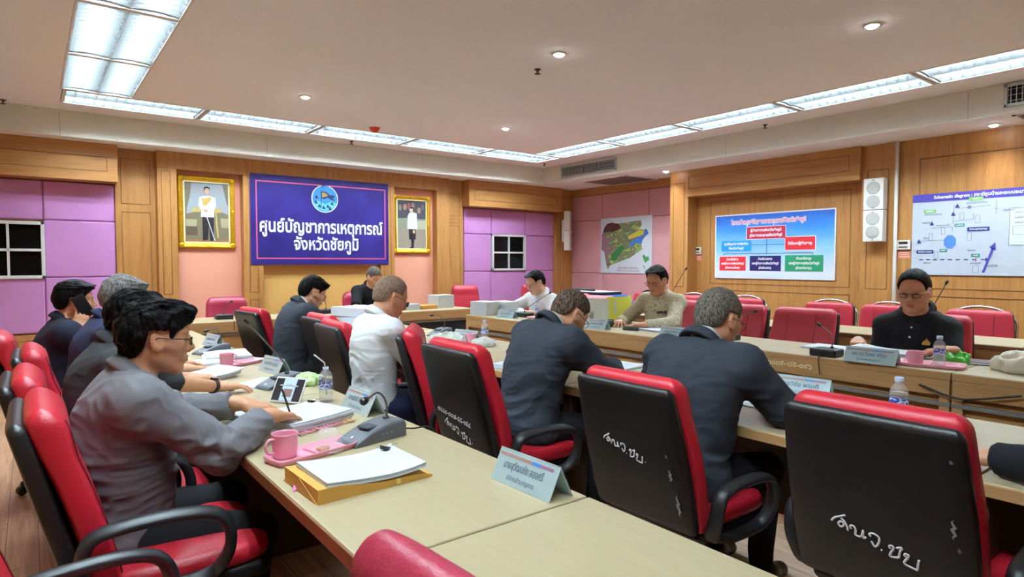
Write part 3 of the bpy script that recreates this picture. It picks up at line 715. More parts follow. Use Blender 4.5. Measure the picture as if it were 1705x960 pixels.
def surface(d, lo, h):
    s = d < 0
    c = [s[i:s.shape[0] - 1 + i, j:s.shape[1] - 1 + j, k:s.shape[2] - 1 + k] for i in (0, 1) for j in (0, 1) for k in (0, 1)]
    al = c[0].copy(); an = c[0].copy()
    for q in c[1:]: al &= q; an |= q
    mixed = an & ~al; ii = np.argwhere(mixed); idx = np.full(mixed.shape, -1, np.int32); idx[mixed] = np.arange(len(ii))
    off = np.array([(i, j, k) for i in (0, 1) for j in (0, 1) for k in (0, 1)])
    val = np.stack([d[ii[:, 0] + o[0], ii[:, 1] + o[1], ii[:, 2] + o[2]] for o in off], 1)
    acc = np.zeros((len(ii), 3)); cnt = np.zeros(len(ii))
    for a in range(8):
        for b in range(a + 1, 8):
            if np.abs(off[a] - off[b]).sum() != 1: continue
            va, vb = val[:, a], val[:, b]; m = (va < 0) != (vb < 0)
            t = np.where(m, va / np.where(m, va - vb, 1), 0)
            acc += np.where(m[:, None], off[a] + t[:, None] * (off[b] - off[a]), 0); cnt += m
    V = (ii + acc / np.maximum(cnt, 1)[:, None]) * h + np.asarray(lo)
    Q = []
    for ax in range(3):
        u, w = [(1, 2), (2, 0), (0, 1)][ax]
        A = [slice(None)] * 3; B = [slice(None)] * 3; A[ax] = slice(0, -1); B[ax] = slice(1, None)
        sa, sb = s[tuple(A)], s[tuple(B)]; e = np.argwhere(sa != sb)
        n = np.array(mixed.shape); ok = (e[:, u] > 0) & (e[:, w] > 0) & (e[:, u] < n[u]) & (e[:, w] < n[w]); e = e[ok]
        def g(du, dw):
            q = e.copy(); q[:, u] += du; q[:, w] += dw; return idx[q[:, 0], q[:, 1], q[:, 2]]
        quad = np.stack([g(-1, -1), g(0, -1), g(0, 0), g(-1, 0)], 1)
        fl = ~sa[e[:, 0], e[:, 1], e[:, 2]]; quad[fl] = quad[fl][:, ::-1]; Q.append(quad)
    Q = np.concatenate(Q); Q = Q[(Q >= 0).all(1)]
    return V, Q
def relax(V, Q, it=2, lam=.5):
    E = np.concatenate([Q[:, [0, 1]], Q[:, [1, 2]], Q[:, [2, 3]], Q[:, [3, 0]]])
    for _ in range(it):
        S = np.zeros_like(V); c = np.zeros(len(V))
        for i in range(3): S[:, i] = np.bincount(E[:, 0], V[E[:, 1], i], len(V)) + np.bincount(E[:, 1], V[E[:, 0], i], len(V))
        c = np.bincount(E[:, 0], minlength=len(V)) + np.bincount(E[:, 1], minlength=len(V))
        V = V + lam * (S / np.maximum(c, 1)[:, None] - V)
    return V
def vnormals(V, Q):
    n = np.cross(V[Q[:, 2]] - V[Q[:, 0]], V[Q[:, 3]] - V[Q[:, 1]]); N = np.zeros_like(V)
    for j in range(4):
        for i in range(3): N[:, i] += np.bincount(Q[:, j], n[:, i], len(V))
    return N / (np.linalg.norm(N, axis=1, keepdims=True) + 1e-9)
def vnoise(P, seed=0):
    """smooth value noise, roughly -1..1"""
    i = np.floor(P).astype(np.int64); f = P - i; f = f * f * (3 - 2 * f); r = 0
    for dx in (0, 1):
        for dy in (0, 1):
            for dz in (0, 1):
                h = ((i[:, 0] + dx) * 374761393 + (i[:, 1] + dy) * 668265263 + (i[:, 2] + dz) * 2147483647 + seed * 974711) & 0x7fffffff
                h = ((h ^ (h >> 13)) * 1274126177) & 0x7fffffff; h = (h ^ (h >> 16)) & 0xffff
                w = (f[:, 0] if dx else 1 - f[:, 0]) * (f[:, 1] if dy else 1 - f[:, 1]) * (f[:, 2] if dz else 1 - f[:, 2])
                r = r + w * (h / 32767.5 - 1)
    return r
def solid(name, V, Q, mats, parent, mi=None):
    me = bpy.data.meshes.new(name); me.vertices.add(len(V)); me.vertices.foreach_set('co', V.astype(F32).ravel())
    me.loops.add(len(Q) * 4); me.loops.foreach_set('vertex_index', Q.astype(np.int32).ravel())
    me.polygons.add(len(Q)); me.polygons.foreach_set('loop_start', np.arange(0, len(Q) * 4, 4, dtype=np.int32))
    me.polygons.foreach_set('use_smooth', np.ones(len(Q), bool))
    for m in (mats if isinstance(mats, (list, tuple)) else [mats]): me.materials.append(m)
    if mi is not None: me.polygons.foreach_set('material_index', mi.astype(np.int32))
    me.update(calc_edges=True); me.validate()
    o = bpy.data.objects.new(name, me); COL.objects.link(o)
    if parent is not None: o.parent = parent
    return o
def Rz(a): c, s = math.cos(a), math.sin(a); return np.array([[c, -s, 0], [s, c, 0], [0, 0, 1]])
def Ry(a): c, s = math.cos(a), math.sin(a); return np.array([[c, 0, s], [0, 1, 0], [-s, 0, c]])
def Rx(a): c, s = math.cos(a), math.sin(a); return np.array([[1, 0, 0], [0, c, -s], [0, s, c]])

def head_fn(P, cheek=1.0, jaw=1.0):
    X, Y, Z = P; A = np.abs(Y); S = (X, A, Z)
    d = elli(P, (-.012, 0, .036), (.098, .077, .090))
    d = smin(d, elli(P, (.022, 0, -.030), (.070, .064 * cheek, .082)), .035)
    d = smin(d, caps(S, (-.005, .050 * jaw, -.058), (.060, .018, -.098), .022, .020), .025)          # jaw line
    d = smin(d, caps(S, (.066, 0, -.098), (.066, .008, -.098), .021, .02), .02)                  # chin
    d = smin(d, caps(S, (.055, .046 * cheek, -.018), (.020, .063 * cheek, -.012), .022, .018), .025)   # cheek bone
    d = smin(d, caps(S, (.078, .012, .030), (.066, .046, .031), .013, .010), .018)               # brow ridge
    d = smax(d, -elli(S, (.098, .034, .008), (.022, .020, .013)), .014)                          # eye socket
    d = smin(d, elli(S, (.072, .033, .006), (.014, .0155, .0125)), .006)                         # lidded eye
    d = smin(d, caps(P, (.083, 0, .018), (.108, 0, -.026), .0085, .0125), .012)                  # nose
    d = smin(d, caps(S, (.098, .013, -.034), (.093, .014, -.034), .0095, .008), .008)
    d = smin(d, elli(P, (.082, 0, -.064), (.016, .030, .017)), .014)                             # mouth mound
    d = smin(d, elli(P, (.0955, 0, -.0585), (.0065, .022, .0055)), .005)
    d = smin(d, elli(P, (.0945, 0, -.0695), (.007, .019, .0062)), .005)
    d = smax(d, -elli(P, (.103, 0, -.0640), (.008, .024, .0016)), .003)
    e = elli((X * .94 + Z * .34 + .008, A - .0815 - .16 * np.maximum(-(X + .01), 0), Z * .94 - X * .34 + .004), (0, 0, 0), (.0205, .0095, .034))   # ear
    e = smax(e, -elli((X * .94 + Z * .34 + .002, A - .0915, Z * .94 - X * .34 - .002), (0, 0, 0), (.011, .006, .021)), .004)
    return smin(d, e, .006)
FINGER = ((.030, 1.0, .10), (.0105, 1.10, .03), (-.009, 1.02, -.04), (-.027, .82, -.12))
POSES = {'rest': ((.28, .40, .30),) * 4 + ((.55, .35, .2),), 'flat': ((.12, .16, .12),) * 4 + ((.35, .2, .1),),
         'pen': ((.62, .75, .35), (.78, .95, .5), (.95, 1.15, .7), (1.05, 1.25, .8), (1.05, .55, .35)),
         'fist': ((.95, 1.25, .85), (1.05, 1.35, .9), (1.1, 1.4, .9), (1.15, 1.4, .9), (1.0, .6, .5)),
         'curl': ((.5, .7, .45), (.6, .8, .5), (.7, .9, .5), (.75, .95, .55), (.8, .4, .3)),
         'grip': ((.25, .85, .55), (.3, .9, .6), (.35, .95, .6), (.4, 1.0, .6), (.55, .2, .2))}
def hand_fn(P, side, pose):
    """wrist at the origin, x to the knuckles, z out of the back of the hand; side=+1 puts the thumb at +y (right hand)"""
    X, Y, Z = P; Y = Y * side; P = (X, Y, Z); ps = POSES[pose]
    d = rbox(P, (.048, 0, 0), (.046, .040, .0145), .0135)
    d = smin(d, caps((X, Y * .82, Z * 1.15), (-.035, 0, 0), (.02, 0, 0), .0275, .0265), .022)
    d = smin(d, caps(P, (.02, .026, -.008), (.055, .032, -.010), .017, .012), .014)
    fs = None
    for (y, ln, sp), (c1, c2, c3) in zip(FINGER, ps[:4]):
        p = np.array((.086 + (.004 if abs(y) < .02 else 0), y, .001)); a = 0.0; r = .0083 * (.9 + .1 * ln); sp = sp * 1.6; f = None
        for L, c in ((.041, c1), (.026, c2), (.021, c3)):
            a += c; q = p + np.array((math.cos(a) * math.cos(sp), math.sin(sp), -math.sin(a))) * L * ln
            g = caps(P, p, q, r, r * .91); f = g if f is None else smin(f, g, .004); p = q; r *= .91
        fs = f if fs is None else smin(fs, f, .0015)
    d = smin(d, fs, .008)
    a1, a2, a3 = ps[4]; p = np.array((.018, .030, -.008)); v = np.array((.72, .62, -.30)); f = None; r = .0125
    for L, k in ((.040, 0), (.031, a2), (.024, a2 + a3)):
        w = v * math.cos(k) + np.array((.35, -.75, -.55)) * math.sin(k) * a1; w /= np.linalg.norm(w); q = p + w * L
        g = caps(P, p, q, r, r * .84); f = g if f is None else smin(f, g, .005); p = q; r *= .86
    return smin(d, f, .008)
HAIRLINE = {  # hairline height against x in the head frame
    'full': ([-.13, -.10, -.066, -.050, -.042, .022, .028, .044, .085, .12], [-.078, -.075, -.066, -.03, .034, .034, -.010, .030, .052, .060]),
    'short': ([-.13, -.10, -.066, -.050, -.042, .022, .028, .044, .08, .12], [-.058, -.056, -.048, -.02, .032, .032, -.002, .042, .068, .085]),
    'swept': ([-.13, -.10, -.066, -.050, -.042, .022, .028, .042, .065, .12], [-.058, -.056, -.048, -.02, .032, .032, .0, .058, .090, .100]),
    'high': ([-.13, -.10, -.066, -.050, -.042, .022, .028, .04, .07, .12], [-.058, -.056, -.046, -.02, .032, .032, .006, .060, .098, .13])}
def hair_fn(P, style, t, amp, seed, front=0.0):
    X, Y, Z = P; xs, zs = HAIRLINE[style]
    d = elli(P, (-.014, 0, .038), (.098 + t, .077 + t, .090 + t))
    d = smin(d, elli(P, (-.045, 0, -.005), (.065 + t * .6, .068 + t * .5, .075 + t * .4)), .03)
    if front:
        d = smin(d, elli(P, (.052, 0, .100), (.058, .066, .030 * front)), .03); d = smin(d, elli(P, (.074, .012, .078), (.032, .056, .024 * front)), .02)
    xe = X - .25 * np.maximum(np.abs(Y) - .045, 0)
    zl = np.interp(xe, xs, zs).astype(F32)
    w = np.sin(X * 310 + Y * 190 + seed) * np.sin(Y * 420 - Z * 230 + seed * 2) + .6 * np.sin(Z * 520 + X * 270 + seed)
    w2 = np.sin(X * 90 + seed) * np.sin(Y * 120 + Z * 60) + np.sin(Y * 75 + X * 50 + Z * 110 + seed * 3)
    w3 = np.abs(np.sin(X * 140 + Y * 60 + 2 * np.sin(Z * 40 + seed)) * np.sin(Y * 170 + Z * 40 + seed)) - .4
    d = d + amp * (w * .45 + w2 * .6 + w3 * 1.3)
    return smax(d, (zl - Z + amp * w * 1.5) * .75, .006)

def skin_mat(name, c):
    if name in MC: return MC[name]
    k = NT(name); co = k.coords(); f = k.noise(co, 30, 4)
    k.link(k.ramp(f, [(.3, mul(c, .93)), (.7, mul(c, 1.06))]), k.b.inputs['Base Color']); k.b.inputs['Roughness'].default_value = .48
    k.b.inputs['Subsurface Weight'].default_value = .08; k.b.inputs['Subsurface Radius'].default_value = (.9, .35, .2); k.b.inputs['Subsurface Scale'].default_value = .01
    k.bump(k.noise(co, 350, 3), .12, .002); MC[name] = k.m; return k.m
def hair_mat(name, c1, c2, sc=60, lo=.4, hi=.65):
    if name in MC: return MC[name]
    k = NT(name); co = k.coords((1, 1, .35)); f = k.noise(co, sc, 5, .65, .4)
    k.link(k.ramp(f, [(lo, c1), (hi, c2)]), k.b.inputs['Base Color']); k.b.inputs['Roughness'].default_value = .5; k.b.inputs['Specular IOR Level'].default_value = .07
    k.bump(k.noise(k.coords((1, 1, .25)), 420, 2), .8, .004); MC[name] = k.m; return k.m
def cloth_mat(name, c, fine=900, rough=.85, var=.08, sheen=.0, c2=None, sc=14):
    if name in MC: return MC[name]
    k = NT(name); co = k.coords(); f = k.noise(co, sc, 4)
    k.link(k.ramp(f, [(.3, c2 or mul(c, 1 - var)), (.7, mul(c, 1 + var))]), k.b.inputs['Base Color']); k.b.inputs['Roughness'].default_value = rough
    k.b.inputs['Specular IOR Level'].default_value = .25
    if sheen: k.b.inputs['Sheen Weight'].default_value = sheen
    k.bump(k.noise(co, fine, 2), .25, .0015); MC[name] = k.m; return k.m
M_LIP = mat('lip skin', rgb(172, 104, 90), .45); M_LENS = None
def lens_mat():
    global M_LENS
    if M_LENS is None:
        k = NT('spectacle lens'); k.b.inputs['Transmission Weight'].default_value = 1.0; k.b.inputs['Roughness'].default_value = 0.0
        k.b.inputs['IOR'].default_value = 1.02; k.b.inputs['Base Color'].default_value = (.97, .98, 1, 1); M_LENS = k.m
    return M_LENS

def ik(s, w, la, lb, hint):
    s, w = np.asarray(s, float), np.asarray(w, float); v = w - s; D = np.linalg.norm(v); u = v / D
    if D > (la + lb) * .995: w = s + u * (la + lb) * .995; D = (la + lb) * .995
    a = (la * la - lb * lb + D * D) / (2 * D); h = math.sqrt(max(la * la - a * a, 1e-6))
    hint = np.asarray(hint, float); n = hint - u * (hint @ u); n /= np.linalg.norm(n)
    return s + u * a + n * h, w
def person(p):
    s = p.get('scale', 1.0); rot = math.radians(p.get('deg', 0)); hz = p.get('hipz', .54)
    root = thing('person', p['label'], 'person', (p['x'], p['y'], 0), rot, 'men seated at the meeting'); root.scale = (s, s, s)
    Rr = Rz(rot)
    L = lambda w: (Rr.T @ (np.asarray(w, float) - np.array((p['x'], p['y'], 0)))) / s       # world point -> person frame
    D = lambda v: Rr.T @ np.asarray(v, float)
    lean, curl, tw = math.radians(p.get('lean', 8)), math.radians(p.get('curl', 14)), math.radians(p.get('twist', 0))
    side = math.radians(p.get('side', 0))
    dr = lambda a: np.array((math.sin(a), math.sin(side) * math.cos(a), math.cos(a) * math.cos(side)))
    P0 = np.array((0, 0, hz)); P1 = P0 + .18 * dr(lean * .55); P2 = P1 + .20 * dr(lean); P3 = P2 + .145 * dr(lean + curl)
    lat = Rz(tw) @ np.array((0, 1, 0)); bw = p.get('build', 1.0)
    Sh = {q: P3 - .05 * dr(lean + curl) + q * lat * .178 * bw + np.array((p.get('sfwd', .015), 0, -.005 - p.get('drop', .012))) for q in (1, -1)}
    hy, hp, hr = [math.radians(v) for v in p.get('head', (0, 10, 0))]
    na = lean + curl + math.radians(p.get('neck', 8))
    HR = Rz(hy) @ Ry(hp) @ Rx(hr)
    H = P3 + .085 * dr(na) + HR @ np.array((.022, 0, .058))
    hs = p.get('hs', 1.0)
    A = {}; al = p.get('al', 1.0)
    for q, key in ((1, 'l'), (-1, 'r')):
        w = L(p['w' + key]) if 'w' + key in p else H + HR @ np.array(p['rel' + key]); e, w = ik(Sh[q], w, .285 * al, .255 * al, p.get('e' + key, (-.3, q * .9, -.6)))
        hd = D(p.get('hd' + key, (1, 0, -.1))); hd = hd / np.linalg.norm(hd); up = D(p.get('hu' + key, (0, 0, 1))); up = up - hd * (up @ hd); up /= np.linalg.norm(up)
        yy = np.cross(up, hd); A[q] = (Sh[q], e, w, np.stack([hd, yy, up], 1), p.get('pose' + key, 'rest'))
    vx = p.get('voxel', .005)
    pts = [P0, P3, H] + [x for q in A.values() for x in q[:3]] + [q[2] + q[3][:, 0] * .18 for q in A.values()]
    lo = np.min(pts, 0) - .16; hi = np.max(pts, 0) + .17; lo[2] = max(lo[2], hz - .06)
    # ---- body
    g = Grid(lo, hi, vx)
    g.caps(P0, P1, .085, .09, .02); g.caps(P1, P2, .09, .105, .03); g.caps(P2, P3 - .06 * dr(lean), .10, .07, .03)
    g.caps(Sh[1], Sh[-1], .05, .05, .04)
    nb = H + HR @ np.array((-.030, 0, -.055)) * hs
    nw = p.get('neckw', 1.0)
    g.caps(P3 - .03 * dr(na), nb, .062 * nw, .054 * nw, .03); g.caps(P3 - .02 * dr(lean), Sh[1], .05, .045, .04); g.caps(P3 - .02 * dr(lean), Sh[-1], .05, .045, .04)
    for q, (S, e, w, HRm, ps) in A.items():
        g.caps(S, e, .044, .037, .02); g.caps(e, w, .040 * p.get('arm', 1), .0265, .015)
    for q, (S, e, w, HRm, ps) in A.items():
        g.local(w, HRm, .215, lambda P, q=q, ps=ps: hand_fn([v / p.get('hands', 1.0) for v in P], -q, ps) * p.get('hands', 1.0), .012)
    ck, jw = p.get('cheek', 1.0), p.get('jaw', 1.0)
    g.local(H, HR, .165 * hs, lambda P: head_fn([v / hs for v in P], ck, jw) * hs, .018)
    V, Q = surface(g.d, g.lo, vx); V = relax(V, Q, 1, .4)
    C = (V[Q].mean(1) - H) @ HR / hs
    lip = (((C[:, 0] - .096) / .016) ** 2 + (C[:, 1] / .022) ** 2 + ((C[:, 2] + .0645) / .0115) ** 2) < 1
    solid('body', V, Q, [p['skin'], M_LIP], root, lip.astype(int))
    # ---- hair, brows, eyes
    hm = p['hairm']; st, t, amp, fr = p.get('hair', ('short', .010, .0012, 0))
    hg = Grid(H - .19 * hs, H + .19 * hs, min(vx, .0036))
    st_seed = p.get('seed', 1)
    hg.local(H, HR, .185 * hs, lambda P: hair_fn([v / hs for v in P], st, t, amp * .25, p.get('seed', 1), fr) * hs, 0)
    V, Q = surface(hg.d, hg.lo, hg.h); V = relax(V, Q, 1, .4); N = vnormals(V, Q); C = (V - H) @ HR
    tp = np.clip((C[:, 2] - .05) / .06, 0, 1)                                     # strands run forward on top, down at the sides
    n1 = vnoise(C * np.array((28, 130, 40)) + 3, st_seed) * tp + vnoise(C * np.array((130, 40, 26)) + 9, st_seed + 1) * (1 - tp)
    n2 = vnoise(C * np.array((20, 55, 24)) + 5, st_seed + 2) * tp + vnoise(C * np.array((55, 30, 18)) + 2, st_seed + 3) * (1 - tp)
    edge = np.clip((C[:, 2] - np.interp(C[:, 0], *HAIRLINE[st])) / .02, 0, 1)
    V = V + N * (amp * (1.3 * n1 + 2.0 * np.abs(n2) - .6) * edge)[:, None]; solid('hair', V, Q, hm, root)
    HM = Matrix(np.vstack([np.hstack([HR * hs, H[:, None]]), [0, 0, 0, 1]]).tolist())
    if p.get('face', True):
        for q in (1, -1):
            MB().tube([(.0805, q * .014, .0305), (.0835, q * .026, .0355), (.0755, q * .040, .0350), (.066, q * .049, .029)], [.0030, .0042, .0040, .0018], 7, .8, M=HM).build('eyebrow', p.get('browm', hm), root)
            MB().tube([(.0825, q * .019, .0035), (.0865, q * .027, .0048), (.0855, q * .036, .0046), (.0790, q * .046, .0022)], [.0010, .0026, .0026, .0010], 7, .8, M=HM).build('eyelid', M_HAIRBLK, root)
    if p.get('glasses'):
        gm, ry, rz_ = p['glasses']; G = thing_part('glasses', root); x0 = .104
        for q in (1, -1):
            rim = [(x0 - .10 * (abs(a - 0) ** 2) * 0 - .006 * ((y_ / .03) ** 2), q * (.034 + y_), z_ - .002) for a, (y_, z_) in enumerate(rrect(rz_, ry, 3.2, 22))]
            MB().tube(rim, .0016, 6, closed=True, up=(1, 0, 0), M=HM).build('rim', gm, G)
            MB().poly([(x, y, z) for x, y, z in rim], M=HM).build('lens', lens_mat(), G)
            MB().tube([(x0 - .007, q * (.034 + ry), .006), (x0 - .018, q * .070, .008), (.04, q * .0815, .008), (-.004, q * .0865, .010), (-.028, q * .086, -.010)], .0017, 6, M=HM).build('temple', gm, G)
        MB().tube([(x0 - .003, .034 - ry, .004), (x0 + .002, 0, .008), (x0 - .003, -.034 + ry, .004)], .0015, 6, M=HM).build('bridge', gm, G)
    # ---- upper garment
    sv = p.get('svoxel', vx * 1.35); sh = p['shirt']; long_ = sh.get('long', True); pad = sh.get('pad', 0.0)
    lo2, hi2 = lo.copy() - .02, hi.copy() + .02; lo2[2] = hz - .16
    g = Grid(lo2, hi2, sv); be = p.get('belly', 0.0)
    def seg(c, r, ang, rad, k):
        R = Rz(tw * .7) @ Rx(-side) @ Ry(ang); g.local(c, R, rad, lambda P: elli(P, (0, 0, 0), r), k)
    seg(P0 + np.array((.005, 0, .0)), (.135 + be * .6 + pad, .178 * bw + pad, .15), lean * .3, .26, .02)
    seg(P1 + np.array((.02 + be * .5, 0, 0)), (.118 + be + pad, .163 * bw + pad, .19), lean * .8, .28, .07)
    seg(P2 + np.array((.005, 0, -.02)), (.118 + pad, .178 * bw + pad, .20), lean + curl * .4, .28, .07)
    for q in (1, -1):
        S = Sh[q]; g.caps(P3 - .030 * dr(na), S + np.array((-.005, 0, .010)), .066, .056 + pad, .035)
        g.caps(P2, S, .10, .066 + pad, .05)
    for q, (S, e, w, HRm, ps) in A.items():
        u1 = (e - S) / np.linalg.norm(e - S); u2 = (w - e) / np.linalg.norm(w - e)
        if long_:
            r1, r2 = .063 + pad, .055 + pad * .8
            g.caps(S, e, r1, r2, .03); cut = w - u2 * sh.get('cuff', .012)
            g.caps(e, w + u2 * .03, r2, .038 + pad * .6, .014, cut=(cut, u2))
        else:
            f = sh.get('sleeve', .70); cut = S + (e - S) * f
            g.caps(S, S + (e - S) * (f + .2), .066 + pad, .063 + pad, .03, cut=(cut, u1))
    ctop = P3 + .024 * dr(na); nrm = dr(na + .12)                                                   # neckline
    if sh.get('vneck'): pass
    sl, Pg = g.block(P3 - .16, P3 + .2)
    g.put(sl, -smax(-((Pg[0] - ctop[0]) * nrm[0] + (Pg[1] - ctop[1]) * nrm[1] + (Pg[2] - ctop[2]) * nrm[2]), caps(Pg, P3, nb, .095, .095), .0) , .004, 'x') if False else None
    v = np.maximum(-((Pg[0] - ctop[0]) * nrm[0] + (Pg[1] - ctop[1]) * nrm[1] + (Pg[2] - ctop[2]) * nrm[2]), caps(Pg, P3, nb, .074 * nw, .074 * nw))
    g.put(sl, v, .004, 's')
    zc = hz - .105; sl, Pg = g.block(lo2, np.array((hi2[0], hi2[1], zc + .06))); g.d[sl] = np.maximum(g.d[sl], zc - Pg[2])
    V, Q = surface(g.d, g.lo, sv); V = relax(V, Q, 2, .5); N = vnormals(V, Q)
    am = sh.get('fold', .006); sd = p.get('seed', 1)
    wv = V * np.array((9, 7, 16)); wv = wv + .9 * np.stack([vnoise(V * 6 + 3, sd + 9), vnoise(V * 6 + 7, sd + 8), vnoise(V * 6 + 11, sd + 7)], 1)
    f = 1 - 2 * np.abs(vnoise(wv, sd)); f2 = 1 - 2 * np.abs(vnoise(wv * 2.1 + 5, sd + 3))
    el = np.zeros(len(V))
    for q, (S, e, w, HRm, ps) in A.items():                                                        # creases gather at the elbows and arm pits
        el += np.exp(-((V - e) ** 2).sum(1) / .09 ** 2) + .8 * np.exp(-((V - (S + np.array((.02, -.03 * q, -.07)))) ** 2).sum(1) / .09 ** 2)
    el += .7 * np.exp(-((V - P1 - np.array((0, 0, -.06))) ** 2 / np.array((.2, .25, .11)) ** 2).sum(1))
    V = V + N * ((am * .55 * f + am * .25 * f2) * (.6 + 1.0 * np.clip(el, 0, 1.2)))[:, None]
    shirt = solid(sh.get('name', 'shirt'), V, Q, sh['m'], root)
    # collar: a folded band round the neck, open in front
    ax = dr(na + .10); fw = Rz(hy * .4) @ np.array((math.cos(na), 0, -math.sin(na))); fw = fw - ax * (fw @ ax); fw /= np.linalg.norm(fw); sd_ = np.cross(ax, fw)
    cc = P3 + .004 * dr(na) + np.array((-.004, 0, 0))
    def collar(m, r0, h0, r1, gap, name, drop=.0, par=shirt):
        n = 40; prof = [(r0 * 1.0, -.02), (r0 * .97, h0 * .6), (r0 * .97, h0), (r0 * 1.03, h0 + .003), (r1 * .93, h0 * .45), (r1, -.004 - drop), (r1 * .97, -.010 - drop)]
        rows = []
        for i in range(n + 1):
            a = gap + (2 * PI - 2 * gap) * i / n; k = (1 - math.cos(a)) / 2
            rows.append([tuple(cc + (fw * math.cos(a) * 1.08 + sd_ * math.sin(a) * .98) * r * nw + ax * (z * (.70 + .30 * k) + .012 - .016 * (1 - k))) for r, z in prof])
        mb = MB(); mb.rings(rows, True, True, False, True); return mb.build(name, m, par)
    cs = sh.get('collar', 'shirt')
    if cs == 'shirt': collar(sh['m'], .067, .034, .092, .20, 'collar')
    elif cs == 'polo': collar(sh.get('cm', sh['m']), .068, .028, .096, .24, 'collar')
    elif cs == 'band': collar(sh['m'], .065, .030, .070, .10, 'collar')
    elif cs == 'jacket':
        collar(sh.get('under', M_WHITECLOTH), .063, .046, .070, .16, 'shirt_collar', par=root); collar(sh['m'], .071, .030, .098, .45, 'collar', .014)
    if sh.get('buttons'):
        bm_, n0, dz = sh['buttons']
        for i in range(n0):
            z = .05 + dz * i; c = P3 - z * dr(lean + curl * .6); # drop a button onto the chest surface
            k = np.argmax(np.where((np.abs((V - c) @ lat) < .012) & (np.abs(V[:, 2] - c[2] + .03) < .012), (V - c) @ np.array((1, 0, 0)), -9)); b = V[k]
            MB().ball(tuple(b), .0065, 6, (.5, 1, 1)).build('button', bm_, shirt)
    p['_'] = dict(root=root, H=H, HR=HR, P0=P0, P2=P2, P3=P3, A=A, V=V, N=N, shirt=shirt, lat=lat, L=L, HM=HM)
    # ---- trousers and shoes
    tm = p.get('trousers', M_TROUSER); tv = p.get('tvoxel', .010)
    kx = p.get('knee', .40); kw = p.get('kw', .125); K = {q: np.array((kx, q * kw, hz - .035)) for q in (1, -1)}; An = {q: np.array((kx - .03 + p.get('foot', .0), q * (kw + .005), .095)) for q in (1, -1)}
    g = Grid((-.2, -.34, .03), (kx + .2, .34, hz + .13), tv)
    g.local(P0 + np.array((.0, 0, -.01)), np.eye(3), .22, lambda P: elli(P, (0, 0, 0), (.125, .172 * bw, .115)), .02)
    for q in (1, -1):
        g.caps((.02, q * .09, hz - .005), K[q], .096, .072, .03); g.caps(K[q], An[q], .064, .050, .03)
        sl, Pg = g.block((-.2, -.3, 0), (kx + .2, .3, .12)); 
    sl, Pg = g.block((-.2, -.4, 0), (kx + .2, .4, .2)); g.d[sl] = np.maximum(g.d[sl], .075 - Pg[2])
    V, Q = surface(g.d, g.lo, tv); V = relax(V, Q, 2, .5); N = vnormals(V, Q); V = V + N * (.004 * vnoise(V * np.array((12, 22, 12)), 4))[:, None]
    solid('trousers', V, Q, tm, root)
    for q in (1, -1):
        g = Grid(An[q] + (-.11, -.08, -.10), An[q] + (.22, .08, .05), .007)
        g.caps(An[q] + (-.03, 0, -.035), An[q] + (.05, 0, -.045), .045, .045, .02); g.caps(An[q] + (.05, 0, -.05), An[q] + (.15, 0, -.058), .043, .034, .03)
        sl, Pg = g.block(g.lo, g.lo + .5); g.d[sl] = np.maximum(g.d[sl], .004 - Pg[2])
        V, Q = surface(g.d, g.lo, .007); solid('shoe', relax(V, Q, 1), Q, M_BLACK, root)
    return p
def thing_part(name, parent):
    o = bpy.data.objects.new(name, None); COL.objects.link(o); o.parent = parent; o.empty_display_size = .05; return o
M_HAIRBLK = hair_mat('black hair', rgb(6, 5, 6), rgb(17, 15, 15), 40)
M_TROUSER = cloth_mat('black trousers', rgb(24, 24, 28)); M_WHITECLOTH = cloth_mat('white cotton', rgb(228, 230, 234), var=.03)

# ------------------------------------------------------------------ the people
SK1 = skin_mat('tan skin', rgb(210, 156, 122)); SK2 = skin_mat('brown skin', rgb(202, 146, 112)); SK3 = skin_mat('fair skin', rgb(222, 174, 144)); SK4 = skin_mat('deep tan skin', rgb(196, 138, 106))
H_GREY = hair_mat('grey hair', rgb(62, 60, 60), rgb(150, 148, 146), 120, .36, .66); H_SALT = hair_mat('cropped salt and pepper hair', rgb(50, 47, 45), rgb(142, 132, 120), 150, .38, .72)
H_THIN = hair_mat('thin cropped grey hair', rgb(98, 82, 72), rgb(164, 132, 110), 140, .40, .68); H_PATCH = hair_mat('patchy cropped hair', rgb(42, 36, 34), rgb(120, 98, 80), 110, .42, .66)
G_DARK = mat('dark spectacle frame', rgb(26, 24, 26), .35); G_WIRE = mat('thin metal spectacle frame', rgb(120, 112, 104), .3, .8)
C_GREY = cloth_mat('grey shirt cloth', rgb(112, 111, 116)); C_CHAR = cloth_mat('charcoal shirt cloth', rgb(50, 51, 54)); C_NAVY = cloth_mat('navy cloth', rgb(40, 46, 74)); C_DNAVY = cloth_mat('dark navy cloth', rgb(26, 30, 46))
C_SUIT = cloth_mat('charcoal suiting', rgb(46, 51, 60)); C_BLK = cloth_mat('black cotton', rgb(26, 27, 32)); C_CREAM = cloth_mat('flecked cream cloth', rgb(206, 198, 172), c2=rgb(150, 144, 120), sc=70)
C_WHITE = cloth_mat('white shirt cloth', rgb(224, 228, 232), var=.02); T_NAVY = cloth_mat('navy trousers', rgb(26, 30, 56))
def W(x, y, z): return (x, y, z)
PEOPLE = []
def P(**k): PEOPLE.append(person(k)); return PEOPLE[-1]
